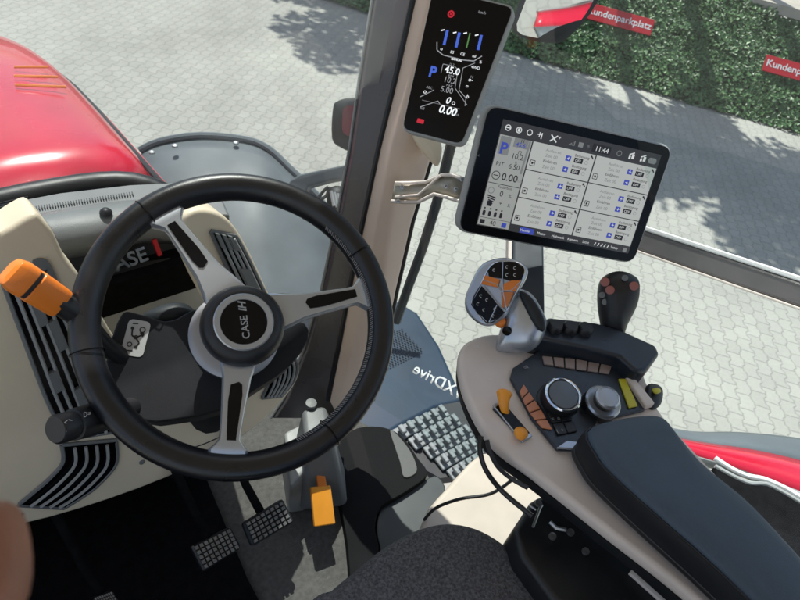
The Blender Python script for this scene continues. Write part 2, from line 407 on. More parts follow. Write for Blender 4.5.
TREES = [(6.7, 8.4, 4.2), (7.35, 6.9, 4.0), (7.95, 5.5, 4.3), (8.25, 4.1, 4.2), (8.9, 2.75, 4.3), (9.7, 1.4, 4.2), (6.5, 9.6, 4.2)]
tl = ['big leafy tree behind the hedge, farthest left of the row', 'second leafy tree from the left behind the hedge',
      'third leafy tree from the left behind the hedge', 'leafy tree behind the hedge above the parking sign',
      'leafy tree next to the right end tree behind the hedge', 'leafy tree behind the hedge at the right end', 'lone leafy tree past the left end of the row']
for i, (tx, ty, h) in enumerate(TREES):
    base = Vector((tx, ty, 0))+AW*1.6+Vector((0.4, .8, 0))
    s = (base-B0).dot(AW); base.z = GZ + max(0, min(s, S1))*SL
    crown = Vector((tx, ty, GZ+h+1.2))
    root = thing('tree', tl[i], 'tree', base, 'trees behind the hedge')
    bm = bmesh.new(); path = smoothpoly([base-Z*.2, base+(crown-base)*.35+Vector((.1, 0, .3)), crown-Z*.3, crown+Z*1.0], 4, False)
    tube(path, [.15*(1-k/len(path)*.8) for k in range(len(path))], bm, 10)
    tips = []
    for k in range(14):
        a = random.random()*6.3; r = random.uniform(.3, 1.25); st = path[random.randint(5, len(path)-2)]
        e = crown+Vector((math.cos(a)*r, math.sin(a)*r, random.uniform(-.6, 1.4))); tips.append(e)
        tube([st, (st+e)/2+Z*.15, e], [.04, .025, .01], bm, 6)
    finish('trunk', bm, M['bark'], root)
    bm = bmesh.new()
    for k in range(4600):
        t = random.choice(tips); rr = random.random()**.5*.55
        v = Vector((random.gauss(0, 1), random.gauss(0, 1), random.gauss(0, .8))).normalized()*rr
        leafquad(bm, t+v, Vector((random.gauss(0, .6), random.gauss(0, .6), 1)), random.uniform(.06, .11), random.random()*6.3)
    finish('crown', bm, M['treeleaf'], root, smooth=False, recalc=False)

# ============================================================ tractor: outside parts
# hood
ys = [1.13, 1.25, 1.4, 1.6, 1.8, 2.0, 2.2, 2.45, 2.7, 2.85]
XC = .16
def hoodz(y): return .585-.06*(y-1.13)-.20*max(0, y-1.6)**2
rings = []
for y in ys:
    zt = hoodz(y); hw = .245-.012*max(0, y-1.6)**2*4*.6
    prof = [(-hw-.02, -.9), (-hw-.02, -.12), (-hw, -.065), (-hw+.04, -.03), (-hw*.5, -.006), (0, 0), (hw*.5, -.006), (hw-.04, -.03), (hw, -.065), (hw+.02, -.12), (hw+.02, -.9)]
    rings.append([Vector((XC+a, y, zt+b)) for a, b in prof])
hood = thing('tractor_hood', 'glossy red tractor hood ahead of the windscreen with dark side seam', 'tractor hood', (XC, 1.9, GZ+.6))
finish('hood_panel', loft(rings, None, True), M['red'], hood, sub=1)
bm = bmesh.new()
for s in (1, -1):
    tube([Vector((XC+s*(.268-.012*max(0, y-1.6)**2*4*.6), y, hoodz(y)-.115)) for y in ys], .008, bm, 8)
finish('side_seam', bm, M['black'], hood)
bm = bmesh.new()
for s in (1, -1):
    tube([Vector((XC+s*(.281-.012*max(0, y-1.6)**2*4*.6), y, hoodz(y)-.15)) for y in ys], .016, bm, 8)
finish('side_moulding', bm, M['red'], hood)
def on_hood(x, y):
    d = ray(x, y); t = 1.2
    while t < 3.5:
        p = CAM+d*t; hw = .245-.012*max(0, p.y-1.6)**2*2.4; f = min(1, abs(p.x-XC)/hw)
        if p.z < hoodz(p.y)-.006*f-.035*f**4+.004: return p
        t += .004
    return p
for xa, ya, xb, yb in ((14, 67, 48, 67), (14, 76, 58, 77), (15, 85, 66, 87)):
    finish('orange_stripe', tube([on_hood(xa+(xb-xa)*k/6, ya+(yb-ya)*k/6) for k in range(7)], .0035, None, 6, flat=.6), M['orange'], hood)
# front wheel fender
fo = [(140, 152), (160, 143), (200, 137), (245, 141), (268, 150), (290, 170), (318, 198), (335, 225)]
fz = [-.1, -.06, -.03, -.03, -.04, -.08, -.14, -.22]
top = [pz(x, y, z) for (x, y), z in zip(fo, fz)]
fn = thing('front_fender', 'grey blue plastic fender over the front wheel, seen through the windscreen', 'fender', (1.0, 1.9, GZ+.9))
rows = []
for j in range(9):
    t = j/8
    row = []
    for i, p in enumerate(smoothpoly(top, 3, False)):
        q = pz(235+(i-10)*9, 470, -.5)     # rear flap
        v = p.lerp(q, t); v.z = p.z+(q.z-p.z)*(t**1.7)
        row.append(v)
    rows.append(row)
bm = loft(rows, None, False, closed=False); o = finish('fender_shell', bm, M['fender'], fn, sub=1)
s_ = o.modifiers.new('sol', 'SOLIDIFY'); s_.thickness = .012; s_.offset = 1
bm = bmesh.new(); tube([p+Z*.008 for p in smoothpoly(top, 3, False)], .014, bm, 8); finish('rolled_edge', bm, M['fender'], fn)
pieces('bolt', ((175, 143.5), (236, 140.5), (152, 150)), lambda b, q: lathe([(.012, 0), (.012, .006), (.006, .01), (0, .01)], pz(q[0], q[1]+3, -.02), Z, b, 12), M['steel'], fn)
# front tyre under the fender
ty = thing('front_tyre', 'black front tyre tucked under the grey fender', 'tyre', (1.02, 1.98, GZ))
wc = Vector((1.02, 1.98, GZ+.62)); X = Vector((1, 0, 0))
bm = lathe([(.28, -.2), (.5, -.22), (.58, -.17), (.60, 0), (.58, .17), (.5, .22), (.28, .2)], wc, X, None, 40, ring=True); finish('tyre_casing', bm, M['black'], ty)
bm = bmesh.new()
for k in range(22):
    for s in (-1, 1):
        a = 2*math.pi*(k+.5*(s > 0))/22; r = Vector((0, math.cos(a), math.sin(a))); tt = Vector((0, -math.sin(a), math.cos(a)))
        box(wc+r*.615+X*s*.1, X*.19+tt*.05*s, tt*.05, r*.05, bm)
finish('tread', bm, M['black'], ty, smooth=False)
finish('rim', lathe([(.05, -.1), (.27, -.12), (.285, -.2), (.285, .2), (.27, .12), (.05, .1)], wc, X, None, 32), M['grey_light'], ty)

# work-light bracket between fender and pillar
br = thing('lamp_bracket', 'grey bent bracket with lamp and cables beside the dark windscreen edge', 'bracket', pd(330, 200, 2.1)-Z*.2)
d0 = 2.1
o1 = [pd(x, y, d0) for x, y in [(286, 190), (290, 180), (300, 174), (352, 163), (352, 176), (330, 180), (308, 186), (304, 200), (300, 212)]]
finish('bracket_arm', prism(o1, FW*.06), M['fender'], br, smooth=False, bevel=.006)
bm = pillow(smoothpoly([pd(x, y, d0+.02) for x, y in [(328, 190), (340, 186), (350, 195), (350, 214), (338, 218), (328, 208)]], 3), -FW, .05, None, .05, 5)
finish('lamp', bm, M['dark'], br)
bm = bmesh.new()
for k in range(6): 
    p = pd(331+k*3.2, 191+k*1.2, d0-.05); tube([p, p+UP*-.05+RT*.01], .006, bm, 6)
finish('cooling_fin', bm, M['grey_light'], br)
bm = bmesh.new(); tube(smoothpoly([pd(x, y, d0-.01) for x, y in [(312, 208), (322, 193), (329, 187), (326, 196), (318, 200), (308, 202)]], 5, False), .006, bm, 6)
tube(smoothpoly([pd(x, y, d0-.01) for x, y in [(300, 215), (312, 208), (322, 212), (332, 228)]], 5, False), .02, bm, 8); finish('cable', bm, M['cable'], br)

# exterior mirrors
mr = thing('exterior_mirror', 'small dark door mirror with painted red reflection partly behind the windscreen pillar', 'mirror', pd(345, 125, 2.4)-Z*.3)
mo = smoothpoly([pd(x, y, 2.4) for x, y in [(333, 108), (338, 101), (350, 98), (364, 102), (366, 140), (356, 152), (340, 147), (332, 138)]], 3)
finish('mirror_housing', pillow(mo, -FW, .03, None, .09, 5), M['dark'], mr)
cc = sum(mo, Vector())/len(mo); nn = (-FW*.85-RT*.45+UP*.15).normalized()
finish('mirror_pane', prism([cc+RT*.02+(p-cc)*.62-FW*.031 for p in mo], -FW*.003), mat('mirror_red_reflection', (.20, .03, .045), .15), mr, smooth=False)  # red reflection is put into the pane colour
finish('mirror_arm', tube([cc+RT*.05, cc+RT*.3+UP*.05], .014), M['black'], mr)

mr2 = thing('wing_mirror', 'large wing mirror with silver glass at the top, left of the parking sign', 'mirror', pd(560, -20, 1.7)-Z*.3)
d0 = 1.7
mo = smoothpoly([pd(x, y, d0) for x, y in [(530, -30), (518, 5), (513, 22), (516, 34), (535, 41), (557, 43), (570, 36), (590, 14), (606, -20), (600, -60), (545, -60)]], 3)
finish('mirror_housing', pillow(mo, -ray(560, 10), .012, None, .10, 5), M['dark'], mr2)
mi_ = smoothpoly([pd(x, y, d0-.012) for x, y in [(538, -30), (523, 8), (517, 30), (537, 37), (556, 40), (567, 33), (586, 12), (600, -20), (596, -50), (550, -50)]], 3)
mN = Vector((-.50, -.80, -.28)).normalized(); mi_ = [pp(400+(p-CAM).dot(RT)/(p-CAM).dot(FW)*FPX, 300-(p-CAM).dot(UP)/(p-CAM).dot(FW)*FPX, pd(560, 0, d0-.05), mN) for p in mi_]
finish('mirror_pane', prism(mi_, mN*.004), M['mirror'], mr2, smooth=False)
finish('mirror_arm', tube([pd(600, -40, d0+.04), pd(680, -120, 1.5)], .014), M['black'], mr2)

# rear fender
def rowpts(px, z): return [pz(x, y, z) for x, y in px]
rf = thing('rear_fender', 'red and grey rear fender outside the door below the armrest', 'fender', (1.5, -.1, GZ+.9))
A = smoothpoly(rowpts([(640, 420), (690, 431), (740, 432), (800, 438), (880, 452)], -.02), 4, False)
Bq = smoothpoly(rowpts([(640, 430), (696, 441), (750, 449), (800, 460), (880, 482)], .08), 4, False)
Cq = smoothpoly(rowpts([(655, 445), (714, 461), (760, 477), (800, 491), (880, 522)], .10), 4, False)
Dq = smoothpoly(rowpts([(655, 455), (728, 473), (760, 485), (800, 506), (880, 545)], .08), 4, False)
def strip(a, b, th=.02, bulge=0.0):
    n = len(a); rows = []
    for j in range(5):
        t = j/4; rows.append([p.lerp(q, t)+Z*bulge*math.sin(math.pi*t) for p, q in zip(a, b)])
    bm = loft(rows, None, False, closed=False); return bm
for nm, a, b, m_ in (('lip', A, Bq, 'fender'), ('red_panel', Bq, Cq, 'red'), ('inner_panel', Cq, Dq, 'grey_light')):
    o = finish(nm, strip(a, b, bulge=.012), M[m_], rf); s_ = o.modifiers.new('sol', 'SOLIDIFY'); s_.thickness = .015; s_.offset = -1
# door lower frame and pocket
dr = thing('door_sill', 'white edged door frame with black pocket at the right below the armrest', 'door sill', (1.1, -.1, .1))
fp = smoothpoly(rowpts([(715, 458), (732, 469), (748, 476), (764, 479), (785, 488), (802, 498), (860, 530)], .2), 3, False)
finish('frame_edge', tube(fp, .006, None, 8), M['white'], dr)
fp2 = smoothpoly(rowpts([(715, 466), (735, 477), (750, 483), (766, 484), (785, 493), (802, 503), (860, 535)], .2), 3, False)
finish('inner_edge', tube(fp2, .005, None, 8), M['grey_light'], dr)
bm = prism(fp2+rowpts([(900, 600), (760, 560), (720, 520)], .18), (0, 0, -.12)); finish('pocket', bm, M['kick'], dr, smooth=False)

# ============================================================ CAB SHELL
# floor
fl = prism([Vector(p) for p in ((-.65, -.6, 0), (.70, -.6, 0), (.74, .55, 0), (.60, .80, 0), (.45, 1.0, 0), (-.5, 1.0, 0))], (0, 0, -.05))
struct(finish('floor', fl, M['floor'], smooth=False))
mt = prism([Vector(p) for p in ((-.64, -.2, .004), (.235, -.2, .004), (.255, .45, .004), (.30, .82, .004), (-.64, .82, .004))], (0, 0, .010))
tag(finish('floor_shade', mt, M['kick'], None, smooth=False, bevel=.003), 'black sheet painted in as floor shade under the brake and clutch pedals', 'painted shade')  # black sheet added for the floor's shade; its right edge follows the shadow
# roof
rfo = thing('cab_roof', 'cab roof with light headliner above the steering wheel', 'roof', (.2, .2, 1.62))
finish('roof_panel', prism([Vector(p) for p in ((-.7, -.9, 1.62), (1.08, -.9, 1.62), (1.06, .80, 1.62), (.86, .98, 1.62), (.4, 1.0, 1.62), (-.05, 1.0, 1.62), (-.6, .8, 1.62))], (0, 0, .16)), M['cream'], rfo, smooth=False, bevel=.03)
# rear wall and left side (out of view, shade the cab as the real ones do)
rw = thing('unseen_rear_wall', 'unseen dark lower rear wall shading the cab behind the seat', 'wall', (.2, -.95, 0))
finish('lower_panel', prism([Vector(p) for p in ((-.7, -.9, -.05), (1.0, -.9, -.05), (1.0, -.9, .7), (-.7, -.9, .7))], (0, -.06, 0)), M['dark'], rw, smooth=False)
finish('unseen_rear_post', prism([Vector(p) for p in ((.9, -.9, .7), (1.0, -.9, .7), (1.0, -.8, .7), (.9, -.8, .7))], (0, 0, .92)), M['beige'], rw, smooth=False)
ls = thing('unseen_left_door_panel', 'unseen dark lower panel of the left cab door, shading the cab', 'door', (-.68, 0, 0))
finish('lower_panel', prism([Vector(p) for p in ((-.66, -.9, -.05), (-.66, .8, -.05), (-.66, .8, .35), (-.66, -.9, .35))], (-.05, 0, 0)), M['dark'], ls, smooth=False)

# pillar trim (two facets) + black windscreen edge
Yp = [-260, -120, 0, 80, 150, 220, 290, 350, 400, 418]
Lx = [466, 438, 414, 396, 379, 364, 350, 339, 329, 338]
Mx = [500, 470, 440, 423, 404, 391, 382, 366, 352, 350]
Rx = [520, 498, 476, 455, 433, 412, 396, 384, 372, 362]
Dp = [1.16, 1.12, 1.10, 1.10, 1.11, 1.14, 1.20, 1.27, 1.33, 1.36]
pil = thing('windscreen_pillar', 'pinkish beige padded cab pillar between windscreen and door glass', 'pillar', (.62, .72, 0))
rings = []
for y, l, m_, r, d in zip(Yp, Lx, Mx, Rx, Dp):
    a = pd(l, y, d+.012); b = pd((l+m_)/2, y, d-.012); c = pd(m_-3, y, d-.012); c2 = pd(m_+3, y, d-.006); e = pd(r-2, y, d+.035); e2 = pd(r, y, d+.045); g = pd(r-4, y, d+.08); h = pd(l+6, y, d+.06)
    rings.append([a, b, c, c2, e, e2, g, h])
finish('trim_panel', loft(rings), M['beige'], pil, bevel=.004)
bm = bmesh.new(); tube([pd(l-1, y, d+.012) for l, y, d in zip(Lx[:-1], Yp, Dp)], .006, bm, 8); tube([pd(r+1, y, d+.06) for r, y, d in zip(Rx[:-1], Yp, Dp)], .005, bm, 8)
finish('rubber_seal', bm, M['black'], pil)
BL = [420, 397, 373, 360, 350, 337, 322, 304, 284, 272]
rings = []
for y, l, r, d in zip(Yp, BL, Lx, Dp):
    a = pd(l, y, d+.10); b = pd(l+4, y, d+.085); c = pd(r+6, y, d+.06); e = pd(r+6, y, d+.10); g = pd(l+3, y, d+.125)
    rings.append([a, b, c, e, g])
M['edge'] = mat('dark_glazed_edge', (.10, .095, .10), .3, var=.12, vs=10)
finish('black_edge', loft(rings), M['edge'], pil, bevel=.003)
bm = bmesh.new(); tube([pd(l-1, y, d+.10) for l, y, d in zip(BL, Yp, Dp)], .003, bm, 6); finish('glass_seam', bm, M['grey_light'], pil)

# windscreen glass
wsp = [(-.55, .95, .50), (-.3, 1.09, .52), (-.05, 1.15, .52), (.2, 1.165, .515), (.40, 1.12, .50), (.53, 1.04, .20), (.63, .95, .05), (.70, .87, .0)]
bm = bmesh.new(); lo = [bm.verts.new((x, y, z)) for x, y, z in wsp]; hi = [bm.verts.new((x*1.02, y-.10, 1.62)) for x, y, z in wsp]
for i in range(len(wsp)-1): bm.faces.new((lo[i], lo[i+1], hi[i+1], hi[i]))
tag(finish('windscreen', bm, M['glass_f'], recalc=False), 'slightly dusty clear windscreen glass above the dashboard', 'windscreen')
# door glass
DP0 = Vector((.73, .80, 0)); DPD = Vector((.30, -.93, 0)).normalized(); DN = Vector((-DPD.y, DPD.x, 0))*-1
bm = bmesh.new(); q = [DP0+Z*-.02, DP0+DPD*1.7+Z*-.02, DP0+DPD*1.7+Z*1.62, DP0+Z*1.62]
bm.faces.new([bm.verts.new(p) for p in q])
dg = thing('door_glass', 'clear right door window with white mirrored lettering low at the front', 'window', DP0+DPD*.8)
finish('pane', bm, M['glass'], dg, recalc=False, smooth=False)
def on_door(x, y, off=0): return pp(x, y, DP0+DN*off, DN)
a = on_door(459, 399, .004); b = on_door(412, 372, .004); fr = Frame(a, (a-b), Z)
fr = Frame(b, a-b, (UP+RT*.35)); bm = bmesh.new(); wdt = (a-b).length
text(fr, 'CVXDrive', 0, 0, wdt*.29, bm, mirror=True, lift=0, bold=.012, align='RIGHT'); finish('lettering', bm, M['white'], dg, smooth=False, recalc=False)
# horizontal rail on the door
rl = thing('door_rail', 'dark horizontal door rail with a bright upper edge right of the monitor', 'rail', on_door(720, 260))
p0, p1 = on_door(600, 222, -.0), on_door(830, 305, -.0)
p0, p1 = pd(600, 226, 1.22), pd(840, 308, 1.12)
x_ = (p1-p0); up_ = (UP - x_.normalized()*UP.dot(x_.normalized())).normalized(); ln = x_.length; c_ = (p0+p1)/2; nn = x_.normalized().cross(up_)
M['rail'] = mat('rail_grey', (.12, .11, .11), .4, var=.08, vs=20)
finish('rail_bar', box(c_, x_, up_*.036, nn*.018), M['rail'], rl, smooth=False, bevel=.004)
finish('bright_edge', box(c_+up_*.0225, x_, up_*.008, nn*.022), M['white'], rl, smooth=False, bevel=.002)
finish('lower_lip', box(c_-up_*.0205, x_, up_*.004, nn*.022), M['taupe'], rl, smooth=False, bevel=.001)
# vertical bar outside
vb = tube([pd(x, y, d) for x, y, d in ((484, 20, 1.45), (463, 100, 1.48), (451, 145, 1.50), (437, 202, 1.54), (422, 250, 1.60), (409, 285, 1.66), (396, 322, 1.72))], .013, None, 8)
tag(finish('grab_bar', vb, M['dark'], None), 'dark upright grab bar outside the door glass beside the pillar', 'bar')

# outside entry step seen low through the door glass
st = thing('entry_step', 'silver serrated entry step seen through the lower door glass', 'step', pz(440, 440, -.42))
stz = -.38
def sp_(x, y, z=stz): return pz(x, y, z)
base = [sp_(x, y, stz-.03) for x, y in [(392, 438), (440, 405), (470, 400), (500, 440), (500, 470), (440, 478), (400, 455)]]
finish('step_plate', prism(base, (0, 0, -.04)), M['dark'], st, smooth=False)
bm = bmesh.new(); rowsx = [((398, 432), (446, 408)), ((414, 441), (458, 417)), ((429, 450), (470, 428)), ((441, 461), (482, 438)), ((453, 473), (490, 451))]
for (a, b) in rowsx:
    A_, B_ = sp_(*a), sp_(*b); d = B_-A_; L_ = d.length; dn = d.normalized(); sd = dn.cross(Z)
    box((A_+B_)/2-Z*.02, d*1.05, sd*.05, Z*.012, bm)
    for k in range(6):
        c = A_+d*(k+.5)/6; box(c+Z*.004, dn*L_/6*.52, sd*.034, Z*.016, bm)
finish('tread_teeth', bm, mat('cast_aluminium', (.14, .165, .175), .5, metal=.1, var=.4, vs=60), st, smooth=False, bevel=.004)
# side tank / dark cover
tk = thing('side_tank', 'dark blue grey tank cover with perforated panel outside below the door glass', 'tank', pz(400, 400, -.7))
tb = [pz(x, y, -.55) for x, y in [(345, 480), (352, 400), (372, 330), (390, 296), (418, 312), (440, 345), (458, 385), (470, 400), (436, 408), (398, 428), (378, 442)]]
finish('cover', prism(tb, (0, 0, -.5)), mat('slate_cover', (.02, .040, .070), .5, spec=.2, var=.2, vs=5), tk, bevel=.02)
bm = bmesh.new()
fr = Frame(pz(385, 372, -.545), pz(440, 345, -.545)-pz(385, 372, -.545), (0, 0, 0) if False else pz(388, 300, -.545)-pz(385, 372, -.545))
for i in range(15):
    for j in range(20):
        a, b = .008+i*.014+.007*(j % 2), .01+j*.013
        if b < .27-.008*i: f = bm.faces.new([bm.verts.new(fr.p(a+.004*math.cos(t), b+.004*math.sin(t), .002)) for t in (0, 1.05, 2.1, 3.14, 4.19, 5.24)])
finish('perforation', bm, M['black_gloss'], tk, smooth=False, recalc=False)

# side trim on the right of the seat, sill, floor parts
tr = thing('side_trim', 'cream lower side trim between the seat and the door with sunlit patches', 'trim panel', pz(480, 540, 0))
pts = smoothpoly([pz(x, y, .10) for x, y in [(424, 518), (446, 488), (482, 452), (505, 462), (540, 490), (600, 560), (610, 640), (450, 640), (428, 560)]], 3)
finish('trim_body', prism(pts, (0, 0, -.14)), mat('trim_cream', (.58, .50, .42), .6, var=.08, vs=12), tr, bevel=.012)
sill = thing('floor_sill', 'black sill beside the painted floor shade under the door', 'sill', pz(380, 520, 0))
pts = smoothpoly([pz(x, y, .03) for x, y in [(337, 482), (338, 446), (352, 430), (372, 426), (390, 429), (404, 438), (418, 458), (427, 470), (424, 479), (402, 494), (381, 507), (375, 528), (379, 556), (360, 600), (352, 600), (347, 540)]], 3)
finish('sill_body', prism(pts, (0, 0, -.04)), M['floordark'], sill, bevel=.006)  # plain near-black slab over the right side of the floor
pts = smoothpoly([pz(x, y, .034) for x, y in [(390, 431), (397, 434), (410, 450), (417, 466), (415, 474), (404, 477), (400, 462)]], 3)
finish('lit_strip_plate', prism(pts, (0, 0, -.01)), mat('lit_strip_grey', (.09, .09, .088), .6, var=.25, vs=40), sill, bevel=.002)  # lit strip on the sill, put in as a lighter plate
pts = smoothpoly([pz(x, y, .012) for x, y in [(381, 508), (402, 495), (424, 480), (438, 476), (446, 492), (432, 512), (424, 560), (400, 610), (366, 610), (380, 558), (376, 530)]], 3)
finish('kick_plate', prism(pts, (0, 0, -.02)), mat('slate_plate', (.025, .032, .036), .45, var=.15, vs=15), sill, bevel=.004)

# ============================================================ DASHBOARD
DQ = Vector((.2, .71, .7)); DNn = Vector((0, -1, .22)).normalized()
def on_dash(x, y, off=0): return pp(x, y, DQ+DNn*off, DNn)
dash = thing('dashboard', 'cream dashboard with tall black air vents either side of the steering column', 'dashboard', (.2, .8, .05))
U = [(-60, 256), (0, 233), (22, 220), (36, 214), (45, 222), (54, 233), (66, 258), (85, 283), (110, 330), (150, 380), (205, 395), (232, 370), (225, 330), (205, 290), (190, 255), (184, 228), (186, 216), (200, 210), (220, 214), (236, 228), (252, 256), (270, 295), (286, 330), (299, 362), (298, 380), (280, 405), (250, 432), (190, 468), (110, 500), (20, 526), (-60, 535)]
bm = prism(smoothpoly([on_dash(*p) for p in U], 3), -DNn*.07)
finish('body_panel', bm, M['cream'], dash, bevel=.016, seg=4, angle=50)
def vent(Lp, Rp, n, name='air_vent', fins=()):
    L3 = smoothpoly([on_dash(*p, .002) for p in Lp], 6, False); R3 = smoothpoly([on_dash(*p, .002) for p in Rp], 6, False)
    out = L3+R3[::-1]
    root = finish(name, prism(out, -DNn*.012, None, DNn*.002), M['black_gloss'], dash, smooth=False)
    bm = bmesh.new(); tube(out+[out[0]], .0035, bm, 6); finish('vent_frame', bm, M['grey'], root)
    for k in range(1, n+1):
        root2 = bmesh.new()
        t = k/(n+1); path = [a.lerp(b, t)+DNn*.006 for a, b in zip(L3, R3)]
        tube(path[1:-1], .0026, root2, 6); finish('louvre', root2, M['grey_light'], root)
    for t0, t1, w0, w1 in fins:
        b3 = bmesh.new()
        i = int(t0*(len(L3)-1)); j = max(i+1, int(t1*(len(L3)-1)))
        q = [L3[i].lerp(R3[i], w0), L3[i].lerp(R3[i], w1), L3[j].lerp(R3[j], w1), L3[j].lerp(R3[j], w0)]
        prism(q, DNn*.010, b3); finish('fin_tab', b3, M['grey'], root, smooth=False)
    return root
vent([(4, 285), (14, 312), (30, 355), (45, 395), (56, 420), (61, 440)], [(46, 268), (60, 290), (78, 330), (94, 370), (106, 405), (114, 432)], 5, fins=[(.22, .30, .35, .52), (.33, .45, .52, .68), (.5, .62, .18, .34), (.66, .78, .5, .66), (.52, .6, .68, .84), (.8, .9, .34, .5)])
vent([(62, 445), (63, 462), (50, 478), (34, 492), (18, 505)], [(116, 440), (117, 458), (112, 470), (92, 490), (64, 508)], 4)
vent([(211, 231), (222, 256), (236, 285), (250, 312), (262, 340)], [(236, 236), (248, 258), (262, 287), (275, 315), (287, 344)], 4, fins=[(.02, .18, .1, .25), (.02, .18, .35, .5), (.02, .18, .6, .75), (.35, .55, .4, .8)])
vent([(266, 352), (270, 370), (268, 384), (262, 398)], [(290, 350), (297, 364), (294, 380), (282, 396)], 5)
bm = prism(smoothpoly([on_dash(x, y, .001) for x, y in [(32, 262), (38, 258), (47, 260), (54, 272), (60, 290), (52, 284), (42, 272)]], 3), DNn*.003); finish('badge_plate', bm, M['grey'], dash, smooth=False)
kick = prism([Vector(p) for p in ((-.62, .80, 0), (.36, .80, 0), (.40, .88, 0), (.40, 1.02, 0), (-.62, 1.02, 0))], (0, 0, .57), None, (0, 0, .001)); finish('kick_panel', kick, M['kick'], dash, smooth=False)
finish('lower_cover', prism([Vector(p) for p in ((-.62, .70, .22), (.30, .70, .22), (.30, .80, .22), (-.62, .80, .22))], (0, 0, .10)), M['kick'], dash, smooth=False)
# cowl, top deck, defroster
top = [pz(x, y, .66) for x, y in [(-60, 232), (0, 214), (30, 204), (60, 196), (130, 187), (200, 186), (215, 205), (190, 208), (182, 232), (120, 236), (92, 246), (68, 256), (52, 232), (38, 205), (0, 223), (-60, 250)]]
def cowlp(x, y, z): return pz(x, y, z)
bm = loft([smoothpoly([pz(x, y, .655) for x, y in [(36, 214), (80, 206), (130, 200), (170, 200), (205, 206)]], 4, False),
           smoothpoly([pz(x, y, .668) for x, y in [(42, 219), (85, 213), (130, 208), (170, 208), (200, 212)]], 4, False),
           smoothpoly([pz(x, y, .655) for x, y in [(54, 236), (90, 231), (130, 224), (165, 222), (194, 224)]], 4, False),
           smoothpoly([pz(x, y, .63) for x, y in [(62, 254), (92, 249), (130, 240), (160, 236), (192, 236)]], 4, False),
           smoothpoly([pz(x, y, .58) for x, y in [(66, 262), (92, 257), (130, 248), (160, 244), (192, 244)]], 4, False)], None, False, closed=False)
o = finish('cowl', bm, M['grey'], dash, sub=1); s_ = o.modifiers.new('sol', 'SOLIDIFY'); s_.thickness = .006; s_.offset = -1
bm = prism([pz(x, y, .60) for x, y in [(-80, 222), (-10, 205), (60, 192), (130, 184), (215, 180), (230, 215), (130, 214), (40, 222), (-80, 262)]], (0, 0, -.05)); finish('top_deck', bm, M['grey'], dash, bevel=.006)
bm = bmesh.new()
for k in range(46):
    t = k/45; x = 12+t*120; y = 210-t*18; a = pz(x, y, .603); b = pz(x+1.2, y+3.2, .603); d = (b-a); box((a+b)/2, d, d.cross(Z).normalized()*.0016, Z*.002, bm)
finish('defroster_slots', bm, M['black'], dash, smooth=False)
bm = bmesh.new()
for k in range(5): tube([pz(-20, 214+k*2.2-6, .605), pz(14, 205+k*2.2-5, .605), pz(28, 200+k*2.0-3, .605)], .0014, bm, 6)
finish('side_grille', bm, M['black'], dash)
finish('deck_knob', lathe([(.010, 0), (.009, .004), (.005, .008), (0, .009)], pz(106, 213, .666), Z, None, 20), M['black'], dash)
for pts_ in ([(120, 432), (150, 446), (190, 448), (222, 436)],):
    finish('panel_gap', tube(smoothpoly([on_dash(*p, .0002) for p in pts_], 5, False), .0012, None, 6), M['dark'], dash)
for q_ in ((142, 462), (20, 515), (228, 440)):
    finish('screw_cap', lathe([(.005, 0), (.005, .001), (.004, .0016), (0, .0016)], on_dash(*q_, .0), DNn, None, 16), M['grey'], dash)
# recessed instrument area
PQ = Vector((.2, .86, .6)); PN = Vector((0, -1, .5)).normalized()
def on_pan(x, y, off=0): return pp(x, y, PQ+PN*off, PN)
bm = prism([on_pan(x, y) for x, y in [(50, 225), (205, 210), (235, 260), (240, 400), (100, 400), (60, 300)]], -PN*.02); finish('instrument_back', bm, M['dark'], dash, smooth=False)
bm = prism([on_pan(x, y, .004) for x, y in [(88, 300), (130, 291), (168, 277), (200, 268), (212, 335), (140, 345), (100, 345)]], PN*.006); finish('instrument_cover', bm, M['grey_light'], dash, bevel=.004)
bm = prism([on_pan(x, y, .014) for x, y in [(90, 278), (128, 264), (168, 257), (168, 279), (150, 284), (118, 292), (90, 300)]], PN*.008); blk = finish('black_module', bm, M['black'], dash, smooth=False)
bm = bmesh.new(); a = on_pan(102, 277, .03); b = on_pan(170, 251, .03); fr = Frame(a, b-a, PN.cross(b-a)); 
ln = (b-a).length
text(fr, 'CASE', 0, 0, ln*.29, bm, 0, lift=0, bold=.02, extrude=.06); text(fr, 'I', ln*.80, .001, ln*.33, bm, 1, lift=.001, bold=.045, extrude=.08)
finish('emblem', bm, [M['chrome'], M['redm']], dash, smooth=False)
# windscreen lower seal band
A1 = smoothpoly([Vector(p) for p in ((-.6, .95, .50), (-.3, 1.075, .535), (-.05, 1.125, .54), (.2, 1.14, .54), (.34, 1.115, .535), (.42, 1.06, .50))], 4, False)
ss = tag(finish('windscreen_seal', tube(A1, .026, None, 10, flat=.9), M['black'], None), 'black rubber seal along the bottom of the windscreen behind the red hood', 'seal')

